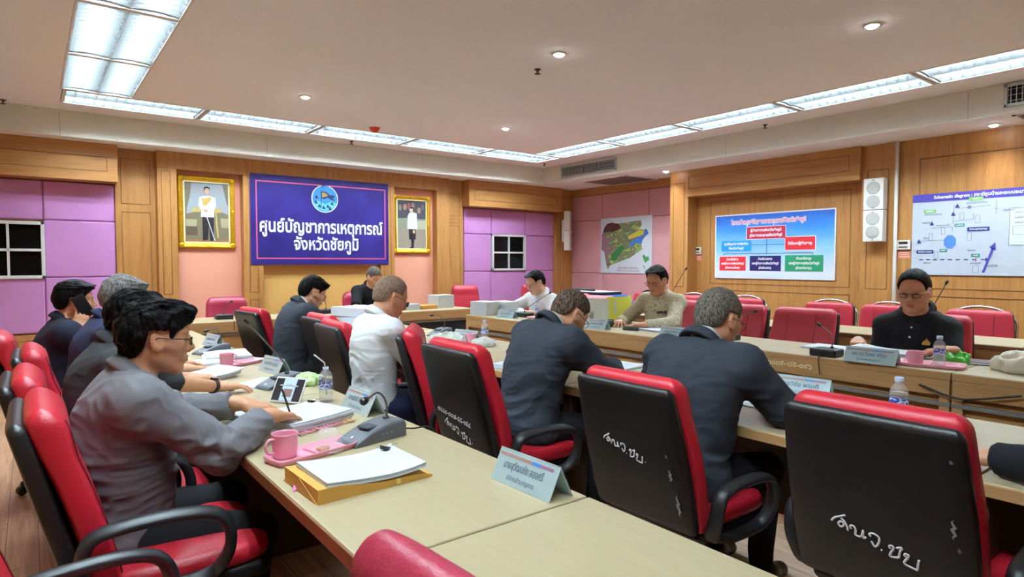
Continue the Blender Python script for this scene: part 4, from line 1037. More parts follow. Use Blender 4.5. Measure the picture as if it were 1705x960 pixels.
p1 = P(label='man in a grey long sleeved shirt and glasses at the near left table', x=0.20, y=2.44, deg=0, hipz=0.495, lean=4, curl=15, neck=12, head=(-4, 6, 0), skin=SK2, voxel=.0034, svoxel=.0055,
  hair=('full', .015, .0060, .95), hairm=M_HAIRBLK, glasses=(G_DARK, .021, .014), shirt=dict(m=C_GREY, fold=.018, cuff=.05, collar='shirt', pad=.012),
  wr=(.69, 2.36, .835), wl=(.67, 2.65, .83), hdr=(.80, .50, -.22), hdl=(.85, -.35, -.22), hands=1.05, kw=.19, poser='rest', posel='rest', er=(-.5, -.8, -.6), el=(-.4, .9, -.5), belly=.02, seed=2)
p2 = P(label='man in a charcoal shirt with a black wrist watch, behind the man in grey', x=0.165, y=3.22, hipz=0.518, deg=0, lean=12, curl=12, neck=10, head=(8, 12, 0), skin=SK1, voxel=.005, seed=5,
  hair=('full', .014, .0050, .6), hairm=M_HAIRBLK, glasses=(G_DARK, .02, .013), shirt=dict(m=C_CHAR, long=False, sleeve=.95, fold=.008, collar='shirt'),
  wr=(.72, 3.30, .79), wl=(.66, 3.66, .79), hdr=(1, -.1, -.05), hdl=(1, -.3, -.05), poser='rest', posel='rest', er=(-.3, -.9, -.6))
p3 = P(label='grey haired man in a navy polo shirt beside the window wall', x=.225, y=4.05, hipz=0.56, deg=0, lean=10, curl=12, neck=10, head=(4, 10, 0), skin=SK1, voxel=.006, seed=8,
  hair=('short', .011, .0025, .3), hairm=H_GREY, shirt=dict(m=C_NAVY, long=False, collar='polo'), wr=(.70, 3.98, .79), wl=(.70, 4.25, .79))
p4 = P(label='man in a dark navy jacket holding a phone to his ear', x=0.078, y=4.85, hipz=0.506, deg=0, lean=10, curl=6, neck=4, head=(0, 2, 6), skin=SK2, voxel=.006, seed=11,
  hair=('short', .010, .0025, .15), hairm=M_HAIRBLK, shirt=dict(m=C_DNAVY, collar='shirt', pad=.012), relr=(.01, -.135, -.165), wl=(.60, 5.05, .79), hdr=(.25, .25, .95), hur=(.1, -1, .2), poser='grip', er=(.5, -.5, -.8))
p5 = P(label='man in a black jacket seated with his back half turned, before the blue banner', x=1.62, y=5.05, deg=0, lean=10, curl=16, neck=14, head=(-8, 22, 0), skin=SK3, voxel=.006, seed=14,
  hair=('full', .011, .003, .35), hairm=M_HAIRBLK, glasses=(G_WIRE, .021, .014), shirt=dict(m=C_SUIT, name='jacket', collar='jacket', pad=.016, fold=.007), wr=(2.10, 4.95, .80), wl=(2.12, 5.25, .80), poser='pen')
p6 = P(label='man in a black shirt reading at the head table under the blue banner', x=3.542, y=7.72, deg=-90, lean=6, curl=14, neck=14, head=(6, 26, 0), skin=SK2, voxel=.006, seed=17, scale=1.04, hipz=0.535,
  hair=('short', .009, .001, 0), hairm=H_SALT, shirt=dict(m=C_BLK, long=False, sleeve=.8, collar='shirt'), wr=(3.44, 7.27, .84), wl=(3.72, 7.27, .84), hdr=(.5, -.8, -.1), hdl=(-.5, -.8, -.1), poser='curl', posel='curl')
p7 = P(label='bald headed man in a white shirt and dark glasses in the middle row', x=1.585, y=3.42, hipz=0.55, deg=0, lean=2, curl=13, neck=12, head=(-6, 24, 0), skin=SK2, voxel=.005, seed=20,
  hair=('high', .0035, .0004, 0), hairm=H_THIN, glasses=(G_DARK, .021, .014), shirt=dict(m=C_WHITE, collar='shirt', fold=.010), trousers=T_NAVY, wr=(1.99, 3.32, .68), wl=(2.18, 3.72, .80), er=(-.4, -.7, -.6), hdr=(.8, .4, -.1))
p8 = P(label='man in a white polo shirt at the far end of the right row', x=4.831, y=5.62, deg=180, lean=4, curl=10, neck=12, head=(-6, 20, 0), skin=SK3, voxel=.006, seed=23, scale=1.06, hipz=0.455,
  hair=('swept', .012, .0025, .45), hairm=M_HAIRBLK, glasses=(G_WIRE, .021, .014), shirt=dict(m=C_WHITE, long=False, collar='polo'), wr=(4.42, 5.86, .93), wl=(4.42, 5.40, .84), hdr=(-.75, .3, .1), hur=(.2, .2, 1), poser='fist', er=(.1, -.8, -.5))
p9 = P(label='man in a charcoal suit with glasses, bent over his writing', x=2.012, y=2.50, hipz=0.556, deg=-6, lean=15, curl=22, neck=18, head=(-8, 38, 0), skin=SK1, voxel=.0048, seed=26, build=1.08, neckw=1.12, cheek=1.06, al=1.08,
  hair=('short', .006, .0006, 0), hairm=H_PATCH, glasses=(G_DARK, .021, .014), shirt=dict(m=C_SUIT, name='jacket', collar='jacket', pad=.018, fold=.013), wr=(2.58, 2.42, .825), wl=(2.66, 2.76, .80), hdr=(.8, .5, -.05), poser='pen', er=(-.2, -.9, -.5))
p10 = P(label='man in a charcoal suit with cropped grey hair, seen from behind at the right', x=2.1, y=1.58, hipz=0.544, deg=-2, lean=12, curl=18, neck=10, head=(-10, 18, 0), skin=SK1, voxel=.0048, seed=29, build=1.10, neckw=1.1,
  hair=('short', .007, .0014, 0), hairm=H_SALT, glasses=(G_DARK, .021, .014), shirt=dict(m=C_SUIT, name='jacket', collar='jacket', pad=.018, fold=.012), wr=(2.55, 1.44, .80), wl=(2.60, 1.85, .80), hdr=(.9, .3, -.05), poser='curl', er=(-.2, -.9, -.5))
p11 = P(label='man in a cream shirt with a black ribbon beside the yellow folder', x=4.90, y=3.90, deg=182, lean=4, curl=10, neck=14, head=(6, 15, 0), skin=SK4, voxel=.0055, seed=32, scale=1.08, hipz=.49,
  hair=('swept', .011, .0025, .3), hairm=M_HAIRBLK, glasses=(G_DARK, .022, .015), shirt=dict(m=C_CREAM, collar='band', buttons=(M_BLACK, 4, .075)), wr=(4.42, 4.05, .84), wl=(4.36, 3.70, .84), hdr=(-.8, -.5, 0), hdl=(-.7, .6, 0))
p12 = P(label='man in a black polo shirt with glasses at the right', x=4.793, y=1.66, deg=184, lean=5, curl=10, neck=14, head=(4, 11, 0), skin=SK4, voxel=.0044, seed=35, scale=1.10, hipz=0.452, build=.92, drop=.045, belly=.02, cheek=1.08, jaw=1.1, neckw=1.1, arm=1.15,
  hair=('swept', .010, .0018, .0), hairm=M_HAIRBLK, glasses=(G_DARK, .021, .0135), shirt=dict(m=C_BLK, long=False, sleeve=.85, collar='polo', buttons=(M_WHITE, 2, .06)), wr=(4.50, 1.93, .86), wl=(4.36, 1.36, .87), hdr=(-.8, -.3, -.1), hdl=(-.5, .75, -.1), poser='fist', posel='rest', el=(.3, .2, -1), er=(.2, -.2, -1))
p13 = P(label='person in a black sleeve resting one hand on the middle table at the right edge', x=2.00, y=.02, deg=-4, lean=8, curl=10, neck=8, head=(0, 12, 0), skin=SK1, voxel=.006, seed=38,
  hair=('short', .010, .001, 0), hairm=M_HAIRBLK, shirt=dict(m=C_BLK, collar='shirt', pad=.012), wl=(2.33, .60, .80), wr=(2.50, -.15, .80), hdl=(-.15, .95, -.1), posel='rest', el=(.4, .2, -.5))

# ------------------------------------------------------------------ things on walls and ceiling
def flat(mb, pts, z=0.0, th=.0012, M=None):
    return mb.poly([(x, y, z) for x, y in pts], M=M, depth=(0, 0, th) if M is None else M.to_3x3() @ Vector((0, 0, th)) if False else (0, 0, th))
class Board:
    """a flat sheet with pieces laid on it; u to the viewer's right, v up, in metres from its centre"""
    def __init__(s, t): s.t = t; s.k = 0
    def piece(s, name, pts, m, lift=1, th=.0012):
        mb = MB(); mb.poly([(x, y, .0016 * lift) for x, y in pts], depth=(0, 0, th)); o = mb.build(name, m, s.t); return o
    def rect(s, name, x0, y0, x1, y1, m, lift=1): return s.piece(name, [(x0, y0), (x1, y0), (x1, y1), (x0, y1)], m, lift)
    def text(s, txt, size, x, y, m, lift=2, width=None, bold=0.0, align='CENTER', name='lettering'):
        return text_mesh(name, txt, size, m, s.t, Matrix.Translation((x, y, .0016 * lift + .0008)), .0006, align, 0, bold, width)
def board(name, lab, cat, M, group=None):
    t = thing(name, lab, cat, group=group); t.matrix_world = M; return t, Board(t)
def col(name, r, g, b, rough=.5): return mat(name, rgb(r, g, b), rough, var=.02)
BACK = lambda x, y, z: frame((x, y, z), (1, 0, 0), (0, 0, 1))
RIGHT = lambda x, y, z: frame((x, y, z), (0, -1, 0), (0, 0, 1))
# navy banner
t, B = board('banner', 'navy cloth banner with white lettering and a round blue emblem', 'banner', BACK(3.237, 8.452, 1.965))
navy = NT('navy vinyl'); co = navy.coords(); f = navy.noise(co, 2.0, 3)
navy.link(navy.ramp(f, [(.35, rgb(40, 30, 104)), (.65, rgb(52, 42, 128))]), navy.b.inputs['Base Color']); navy.b.inputs['Roughness'].default_value = .32
navy.bump(navy.noise(navy.coords((.4, 1, 5)), 1.6, 2), .35, .03)
B.rect('sheet', -.975, -.59, .975, .59, navy.m, 0)
pk = col('pink stripe', 226, 96, 128)
for a in ((-.90, .49, .925, .505), (-.895, -.515, .925, -.50), (-.905, -.515, -.89, .505), (.913, -.515, .927, .505)): B.rect('border_stripe', *a, pk)
wl = col('white vinyl lettering', 238, 238, 246)
B.text('ศูนย์บัญชาการเหตุการณ์', .235, .01, -.085, wl, 1, 1.74, .006); B.text('จังหวัดชัยภูมิ', .225, .04, -.32, wl, 1, .92, .006)
def disc(r, n=40, sx=1): return [(r * sx * math.cos(2 * PI * i / n), r * math.sin(2 * PI * i / n)) for i in range(n)]
def at(pts, x, y): return [(a + x, b + y) for a, b in pts]
ex, ey = .015, .315
B.piece('emblem', at(disc(.190), ex, ey), col('emblem rim', 226, 226, 214), 1)
B.piece('emblem', at(disc(.178), ex, ey), col('emblem blue', 52, 132, 214), 2)
eb = col('emblem dark', 26, 42, 84); eg = col('emblem ochre', 168, 132, 70); el_ = col('emblem light blue', 96, 186, 232)
B.piece('emblem', at([(-.165, -.06), (-.10, -.03), (0, -.075), (.09, -.03), (.166, -.06), (.12, -.13), (0, -.176), (-.12, -.13)], ex, ey), el_, 3)
B.piece('emblem', at([(-.060, -.13), (-.052, -.13), (-.050, .11), (-.058, .11)], ex, ey), eb, 4)
B.piece('emblem', at([(-.05, .10), (.02, .095), (.07, .055), (.12, .06), (.155, .03), (.11, .02), (.15, -.02), (.09, -.01), (.04, .02), (0, .0), (-.05, .0)], ex, ey), eb, 4)
B.piece('emblem', at([(-.045, .088), (.01, .08), (.045, .05), (.01, .03), (-.045, .015)], ex, ey), eg, 5)
for x, y in ((-.12, .02), (-.13, -.05), (.10, -.06), (-.02, -.12), (.04, -.10), (.07, -.13), (-.08, -.1)): B.piece('emblem', at([(-.018, 0), (0, .03), (.016, 0), (.03, -.02), (-.02, -.02)], ex + x, ey + y), eb, 4)
# gold framed portraits
def gilt_frame(t, w, h, fw):
    mb = MB()
    prof = [(0, .0), (.004, .03), (.02, .05), (.035, .042), (.05, .028), (.068, .030), (.078, .018), (.084, .004)]
    k = fw / .084
    for sx, sy, L, rot in ((0, -1, w, 0), (0, 1, w, PI), (-1, 0, h, -PI / 2), (1, 0, h, PI / 2)):
        M = Matrix.Translation((sx * w / 2, sy * h / 2, 0)) @ Matrix.Rotation(rot, 4, 'Z')
        n = 48; rows = []
        for i in range(n + 1):
            u = i / n; x = (u - .5) * L; sc = 1 + .10 * math.cos(u * 2 * PI * 4) * math.sin(PI * u)
            rows.append([(x * (1 - 2 * p * k / L), p * k, q * k * (sc if 0 < j < 5 else 1)) for j, (p, q) in enumerate(prof)])
        mb.rings([list(r) for r in rows], False, False, False, True, M)
    for sx in (-1, 1):
        for sy in (-1, 1): mb.ball((sx * (w / 2 - fw * .5), sy * (h / 2 - fw * .5), .02), fw * .62, 8, (1, 1, .55))
    for sx, sy in ((0, 1), (0, -1), (1, 0), (-1, 0)): mb.ball((sx * (w / 2 - fw * .45), sy * (h / 2 - fw * .45), .02), fw * .5, 8, (1.5 if sy else .7, .7 if sy else 1.5, .6))
    mb.build('gilt_frame', M_GOLD, t)
    m2 = MB(); a, b = w / 2 - fw * .9, h / 2 - fw * .9; s = fw * .32
    for q in ((-a, -b, a, -b + s), (-a, b - s, a, b), (-a, -b, -a + s, b), (a - s, -b, a, b)): m2.box((q[0], q[1], .004), (q[2], q[3], .016), .003, 1)
    m2.build('slip', col('cream slip', 232, 222, 176), t)
    return a - s * .6, b - s * .6
def blob(cx, cy, rx, ry, n=20): return [(cx + rx * math.cos(2 * PI * i / n), cy + ry * math.sin(2 * PI * i / n)) for i in range(n)]
t, B = board('framed_portrait', 'large gold framed painting of a standing figure in a white jacket, left of the banner', 'picture', BACK(1.777, 8.585, 2.028), 'gold framed portraits')
a, b = gilt_frame(t, .66, .895, .066)
def px2(x, y): return ((x - 400) / 250 * a, (478 - y) / 345 * b)
def pp(pts): return [px2(*p) for p in pts]
pg = col('painted blue grey ground', 158, 166, 174); B.rect('canvas', -a, -b, a, b, pg, 1)
cu_ = col('painted brown drapery', 118, 112, 94); B.piece('painted_drapery', pp([(150, 135), (235, 135), (215, 300), (180, 430), (165, 560), (150, 560)]), cu_, 2); B.piece('painted_drapery', pp([(580, 150), (645, 150), (650, 420), (625, 360), (600, 240)]), cu_, 2)
fu = col('painted olive furniture', 120, 112, 88); B.piece('painted_furniture', pp([(158, 500), (300, 470), (520, 450), (650, 500), (650, 790), (165, 790)]), fu, 3)
B.piece('painted_furniture', pp([(230, 430), (560, 430), (560, 475), (230, 475)]), col('painted gilt', 190, 166, 96), 4)
B.piece('painted_furniture', pp([(160, 560), (290, 560), (280, 640), (168, 640)]), col('painted pale cloth', 168, 160, 128), 4); B.piece('painted_furniture', pp([(550, 540), (655, 540), (652, 650), (560, 650)]), col('painted pale cloth', 168, 160, 128), 4)
B.piece('painted_furniture', pp([(165, 640), (290, 640), (290, 745), (168, 745)]), col('painted brown shade', 92, 76, 62), 4)
B.rect('painted_floor', -a, -b, a, px2(0, 785)[1], col('painted floor', 150, 112, 72), 4)
B.piece('painted_furniture', pp([(490, 440), (505, 440), (530, 770), (510, 770), (495, 560)]), col('painted gilt', 190, 166, 96), 5)
dk = col('painted black', 34, 24, 34); wj = col('painted white jacket', 214, 220, 230); sk = col('painted skin', 206, 170, 146); gd = col('painted gold braid', 208, 172, 92)
B.piece('painted_figure', pp([(345, 520), (478, 520), (470, 800), (430, 805), (420, 600), (405, 790), (350, 800)]), dk, 6)
B.piece('painted_figure', pp([(375, 285), (430, 285), (495, 305), (505, 400), (480, 450), (480, 530), (330, 530), (335, 455), (303, 400), (315, 305)]), wj, 7)
B.piece('painted_figure', pp([(340, 310), (372, 320), (450, 295), (440, 340), (390, 400), (360, 400)]), gd, 8)
B.piece('painted_figure', pp(blob(402, 228, 29, 42)), sk, 8); B.piece('painted_figure', pp([(368, 235), (370, 190), (400, 176), (432, 192), (432, 225), (420, 200), (385, 202)]), dk, 9)
B.piece('painted_figure', pp(blob(385, 458, 24, 16)), sk, 9); B.piece('painted_figure', pp([(388, 520), (398, 520), (488, 800), (478, 800)]), wj, 9)
t, B = board('framed_portrait', 'smaller gold framed painting of a figure in a black skirt, right of the banner', 'picture', BACK(4.668, 8.585, 1.985), 'gold framed portraits')
a, b = gilt_frame(t, .635, .88, .062)
def px2(x, y): return ((x - 325) / 200 * a, (495 - y) / 345 * b)
B.rect('canvas', -a, -b, a, b, col('painted stone floor', 150, 138, 122), 1); B.rect('painted_backdrop', -a, px2(0, 410)[1], a, b, col('painted dark group', 66, 62, 72), 2)
for (x, y, c) in ((170, 260, (120, 116, 96)), (235, 250, (148, 120, 96)), (290, 230, (140, 80, 80)), (430, 290, (150, 120, 104)), (345, 225, (132, 108, 92)), (480, 240, (96, 90, 100))): B.piece('painted_backdrop', pp(blob(x, y, 24, 46, 12)), col('painted group %d' % x, *c), 3)
B.piece('painted_furniture', pp([(130, 420), (260, 400), (260, 560), (130, 560)]), col('painted sage', 134, 138, 120), 3); B.piece('painted_furniture', pp([(400, 440), (525, 430), (525, 560), (400, 560)]), col('painted pale sage', 170, 172, 150), 3)
B.piece('painted_figure', pp([(288, 550), (380, 550), (382, 705), (290, 708)]), dk, 5); B.piece('painted_figure', pp([(318, 700), (360, 700), (350, 840), (290, 830), (322, 800)]), dk, 5)
B.piece('painted_figure', pp([(290, 330), (345, 318), (395, 335), (402, 560), (262, 560), (268, 380)]), wj, 6); B.piece('painted_figure', pp(blob(320, 284, 28, 40)), sk, 7); B.piece('painted_figure', pp([(292, 270), (310, 244), (345, 250), (362, 300), (345, 310), (340, 270)]), dk, 8)
B.piece('painted_figure', pp(blob(352, 595, 17, 26)), sk, 8)

# organisation chart on the right wall
t, B = board('wall_chart', 'blue printed chart banner with red, navy and green boxes on the wooden wall', 'chart', RIGHT(7.765, 4.46, 1.625))
k = NT('printed sky blue vinyl'); tc = k.add('ShaderNodeTexCoord'); sp = k.add('ShaderNodeSeparateXYZ'); k.link(tc.outputs['Object'], sp.inputs[0])
mr = k.add('ShaderNodeMapRange'); mr.inputs[1].default_value = -.43; mr.inputs[2].default_value = .43; k.link(sp.outputs[1], mr.inputs[0])
nz = k.noise(k.coords((1, 3, 1)), 2.2, 4); ad = k.add('ShaderNodeMath', operation='MULTIPLY_ADD'); k.link(nz, ad.inputs[0]); ad.inputs[1].default_value = -.22; k.link(mr.outputs[0], ad.inputs[2])
k.link(k.ramp(ad.outputs[0], [(.0, rgb(226, 236, 248)), (.35, rgb(140, 200, 246)), (.65, rgb(66, 150, 240)), (.95, rgb(44, 86, 200))]), k.b.inputs['Base Color']); k.b.inputs['Roughness'].default_value = .4
wv = col('chart white', 240, 240, 246)
B.rect('border', -.845, -.442, .845, .442, wv, 0); B.rect('sheet', -.828, -.425, .828, .425, k.m, 1)
def U(x): return (x - 788) / 1450 * 1.69
def V(y): return (505 - y) / 810 * .87
def cbox(x0, y0, x1, y1, m, lines, rim=True, size=.05):
    if rim: B.rect('box_rim', x0 - .008, y0 - .008, x1 + .008, y1 + .008, wv, 2)
    B.rect('box', x0, y0, x1, y1, m, 3)
    n = len(lines); h = (y1 - y0) / (n + .35)
    for i, (s, w) in enumerate(lines): B.text(s, min(size, h * .72), (x0 + x1) / 2, y1 - h * (i + .68), wv, 4, (x1 - x0) * w, .0016)
B.text('โครงสร้างศูนย์บัญชาการเหตุการณ์จังหวัดชัยภูมิ', .074, -.06, .325, col('chart title pink', 236, 176, 200), 3, 1.06, .004, name='title')
B.text('โครงสร้างศูนย์บัญชาการเหตุการณ์จังหวัดชัยภูมิ', .074, -.06, .325, wv, 2, 1.07, .009, name='title')
cr = col('chart crimson', 196, 40, 74); rd = col('chart red', 222, 44, 56); nv = col('chart navy', 36, 26, 100); gn = col('chart green', 40, 150, 104); cy = col('chart sky blue', 36, 156, 232); ln = col('chart line', 40, 60, 100)
B.rect('link_line', -.058, -.115, -.05, .12, ln, 2); B.rect('link_line', -.27, .012, .22, .018, ln, 2); B.rect('link_line', -.70, -.105, .57, -.097, ln, 2)
for x in (-.70, .563): B.rect('link_line', x, -.125, x + .007, -.10, ln, 2)
cbox(-.345, .095, .205, .255, cr, [('ผู้ว่าราชการจังหวัดชัยภูมิ', .80), ('ผู้บัญชาการเหตุการณ์จังหวัดชัยภูมิ', .84)])
cbox(-.735, -.07, -.275, .075, cy, [('ศูนย์ข้อมูลประชาสัมพันธ์ร่วม', .80), ('จังหวัดชัยภูมิ', .5)], False)
cbox(.205, -.06, .595, .105, rd, [('ที่ปรึกษา/ผู้เชี่ยวชาญ', .80)])
cbox(-.765, -.335, -.355, -.14, rd, [('ส่วนปฏิบัติการ', .45), ('รองผู้ว่าราชการจังหวัดชัยภูมิ', .86), ('(ฝ่ายความมั่นคง)', .55)])
cbox(-.295, -.335, .150, -.135, nv, [('ส่วนอำนวยการ', .46), ('รองผู้ว่าราชการจังหวัดชัยภูมิ', .86), ('(ฝ่ายอำนวยการ)', .40)], False)
cbox(.205, -.335, .70, -.13, gn, [('ส่วนสนับสนุน', .40), ('รองผู้ว่าราชการจังหวัดชัยภูมิ', .80), ('(ฝ่ายสนับสนุน)', .42)], False)

# schematic poster
t, B = board('wall_poster', 'white printed diagram poster with a purple title bar on the right wall', 'poster', RIGHT(7.605, 1.90, 1.70))
pw = col('poster pale blue white', 192, 202, 216); B.rect('sheet', -.83, -.43, .83, .43, pw, 0)
pv = col('poster violet', 78, 70, 176); pn = col('poster navy', 40, 52, 130); pg_ = col('poster green', 130, 196, 110); pt = col('poster teal', 62, 152, 138); pl = col('poster grey line', 120, 130, 150); pb = col('poster blue', 84, 140, 236)
B.rect('title_bar', -.83, .345, .83, .43, pv, 1); B.text('Schematic diagram : สถานีสูบน้ำและระบบระบายน้ำเมืองชัยภูมิ', .045, -.12, .388, wv, 2, 1.02, .0015)
def q(x, y): return (-.83 + (x - 22) / 1162 * .995, .345 - (y - 185 - (-60 + 0) * 0) / 735 * .76)
def tri(x, y, s=.022): c = q(x, y); B.piece('symbol', [(c[0] - s, c[1] - s), (c[0] + s, c[1] - s), (c[0], c[1] + s)], pn, 2)
def line(x0, y0, x1, y1, w=.004, m=None, lift=1):
    a_, b_ = Vector(q(x0, y0)), Vector(q(x1, y1)); d = (b_ - a_).normalized(); n = Vector((-d.y, d.x)) * w / 2
    B.piece('diagram_line', [tuple(a_ - n), tuple(b_ - n), tuple(b_ + n), tuple(a_ + n)], m or pl, lift)
def tag_(x0, y0, x1, y1, m, s=None, w=.8):
    a_ = q(x0, y1); b_ = q(x1, y0); B.rect('diagram_tag', a_[0], a_[1], b_[0], b_[1], m, 2)
    if s: B.text(s, (b_[1] - a_[1]) * .5, (a_[0] + b_[0]) / 2, (a_[1] + b_[1]) / 2, wv, 3, (b_[0] - a_[0]) * w, .0006)
def frm(x0, y0, x1, y1):
    for a_ in ((x0, y0, x1, y0), (x0, y1, x1, y1), (x0, y0, x0, y1), (x1, y0, x1, y1)): line(*a_, .003)
for x, y in ((505, 240), (465, 318), (240, 405), (103, 585)): tri(x, y)
tag_(150, 265, 282, 298, pg_, 'ลุ่มน้ำลำปะทาว', .6); tag_(620, 165, 762, 200, pg_, 'ลุ่มน้ำชี', .4); tag_(482, 420, 585, 450, pt, 'คลองลำปะทาว'); tag_(332, 672, 412, 702, pt, 'สถานี', .5); tag_(658, 722, 745, 754, pt, 'สถานี', .5)
tag_(612, 460, 832, 500, pn, 'พื้นที่เศรษฐกิจเมืองชัยภูมิ'); tag_(80, 680, 266, 715, pn, 'พื้นที่เกษตรกรรม')
c = q(438, 600); B.piece('pond', [(c[0] + .058 * math.cos(PI / 8 + i * PI / 4), c[1] + .075 * math.sin(PI / 8 + i * PI / 4)) for i in range(8)], pb, 2)
for a_ in ((470, 225, 465, 420), (505, 268, 838, 255), (465, 395, 670, 385), (670, 385, 670, 318), (240, 455, 460, 448), (460, 448, 460, 490), (120, 585, 375, 580), (890, 210, 890, 340), (870, 290, 912, 290)): line(*a_)
c = q(628, 262); B.piece('symbol', at(disc(.018, 16), *c), pl, 2)
for a_ in ((533, 312, 573, 380), (690, 345, 733, 418), (345, 455, 383, 525), (612, 515, 655, 588), (213, 510, 250, 580), (275, 695, 315, 762), (678, 838, 733, 908)): frm(*a_)
for x in (112, 187, 263, 342, 422, 503, 586, 668): line(x, 778, x + 44, 778, .010, pn, 2)
line(755, 778, 800, 778, .010, pn, 2); c = q(800, 778); B.piece('symbol', [(c[0], c[1] - .02), (c[0] + .03, c[1]), (c[0], c[1] + .02)], pn, 2); line(708, 758, 708, 800, .006, col('poster red', 190, 40, 60), 3)
line(782, 905, 872, 665, .020, pv, 3); c = q(893, 612); B.piece('symbol', [(c[0], c[1]), (c[0] - .05, c[1] - .05), (c[0] + .005, c[1] - .085)], pv, 3)
for (s, x, y, w) in (('แม่น้ำชี', 868, 838, .08), ('สัญลักษณ์', 1010, 310, .09), ('ลำปะทาว', 200, 812, .07), ('สถานีสูบน้ำ', 705, 815, .09), ('ห้วยยาง', 660, 690, .06), ('อ่างเก็บน้ำ', 180, 400, .07), ('ประตูระบายน้ำ', 360, 430, .12), ('ลำห้วย', 180, 558, .05), ('ลำปะทาวตอนบน', 250, 315, .16), ('ลุ่มน้ำลำปะทาว', 700, 222, .18)): B.text(s, .026, *q(x, y), ln, 1, w)
B.rect('key_panel', .02, -.13, .80, .235, col('poster panel', 214, 224, 238), 1)
for a_ in ((.02, -.13, .80, -.126), (.02, .231, .80, .235), (.02, -.13, .024, .235), (.05, -.03, .76, -.027), (.05, .055, .76, .058), (.05, -.03, .053, .058)): B.rect('diagram_line', *a_, pl, 2)
B.rect('diagram_tag', .14, .12, .34, .165, pn, 2); B.text('สถานีวัดน้ำฝน', .03, .24, .143, wv, 3, .15)
for i in range(3): B.text('ระดับน้ำ', .024, .1, .19 - .05 * i, ln, 2, .07)

# map poster
t, B = board('map_poster', 'white map sheet with a coloured relief map on the rose padded wall', 'map', RIGHT(7.965, 7.19, 1.695))
B.rect('sheet', -.575, -.475, .575, .475, M_PAPER, 0)
k = NT('printed relief colours'); n1 = k.noise(k.coords((4, 7, 3)), 1.6, 6, .65, 1.6)
k.link(k.ramp(n1, [(.30, rgb(84, 40, 44)), (.43, rgb(150, 112, 114)), (.49, rgb(52, 110, 62)), (.55, rgb(120, 160, 84)), (.63, rgb(190, 190, 80)), (.72, rgb(90, 150, 190))]), k.b.inputs['Base Color'])
def mq(x, y): return (-.575 + (x - 68) / 750 * 1.15, .475 - (y - 105) / 805 * .95)
B.piece('province', [mq(*p) for p in [(165, 190), (240, 170), (300, 200), (380, 190), (520, 180), (660, 165), (672, 230), (640, 290), (700, 300), (745, 290), (770, 360), (720, 400), (690, 440), (670, 500), (685, 570), (600, 630), (510, 690), (385, 735), (290, 770), (205, 805), (200, 850), (175, 845), (150, 740), (130, 600), (80, 560), (85, 420), (105, 300)]], k.m, 1)
br_ = col('map brown', 74, 34, 38); B.piece('province_area', [mq(*p) for p in [(165, 195), (240, 175), (360, 200), (380, 270), (280, 300), (150, 310), (105, 310), (130, 240)]], br_, 2)
B.piece('province_area', [mq(*p) for p in [(720, 300), (745, 292), (768, 360), (690, 420), (680, 480), (630, 500), (600, 460), (520, 540), (500, 500), (560, 440), (640, 400), (700, 380)]], col('map water blue', 60, 120, 214), 2)
B.piece('province_area', [mq(*p) for p in [(640, 300), (700, 310), (712, 360), (640, 385), (500, 430), (480, 380), (560, 345)]], col('map yellow', 200, 186, 70), 2)
B.piece('province_area', [mq(*p) for p in [(240, 640), (330, 560), (380, 500), (440, 540), (370, 640), (290, 740), (240, 720)]], col('map green', 48, 120, 66), 2)
B.piece('province_area', [mq(*p) for p in [(90, 330), (150, 320), (160, 440), (230, 380), (290, 385), (200, 470), (190, 560), (320, 540), (240, 610), (190, 640), (205, 780), (175, 780), (130, 590), (85, 555)]], col('map dusky rose', 140, 106, 112), 2)
B.piece('inset_map', [mq(*p) for p in [(690, 660), (715, 645), (730, 680), (770, 670), (785, 720), (750, 740), (735, 765), (720, 740), (705, 700)]], col('map inset green', 70, 150, 80), 2)
B.piece('inset_map', [mq(*p) for p in [(705, 790), (718, 800), (725, 840), (755, 865), (740, 862), (710, 830)]], col('map inset green', 70, 150, 80), 2)
B.text('แผนที่แสดงลุ่มน้ำและเขตการปกครอง', .05, .06, -.385, col('map caption', 130, 90, 110), 1, .43); B.text('จังหวัดชัยภูมิ', .045, .06, -.43, col('map caption', 130, 90, 110), 1, .50)

# wall speakers
def wall_speaker(lab, M):
    t = thing('wall_speaker', lab, 'speaker', group='white column speakers'); t.matrix_world = M
    for s in (-1, 1):
        c = MB(); c.box((-.105, .002 if s > 0 else -.352, .02), (.105, .352 if s > 0 else -.002, .13), .008, 2); o = c.build('cabinet', M_WHITE, t)
        for v in (.095, .245):
            y = s * v
            MB().lathe([(.001, .135), (.05, .134), (.066, .1325), (.072, .1295)], 28, Matrix.Translation((0, y, 0))).build('grille', mat('pale grey speaker mesh', rgb(186, 186, 182), .6, bump=.8, bscale=400), o)
        for v in (.022, .33): MB().box((-.012, s * v - .006, .13), (.012, s * v + .006, .1325), .002, 1).build('badge', M_GREYMETAL, o)
    MB().box((-.05, -.2, -.03), (.05, .2, .02), .004, 1).build('bracket', M_WHITE, t)
wall_speaker('tall white column speaker on the right wall between the blue chart and the white pipe', RIGHT(7.575, 3.07, 1.985))
M = frame((7.69, 8.42, 1.975), (.80, .60, 0), (0, 0, 1)); wall_speaker('white column speaker in the far corner beside the small window', M)
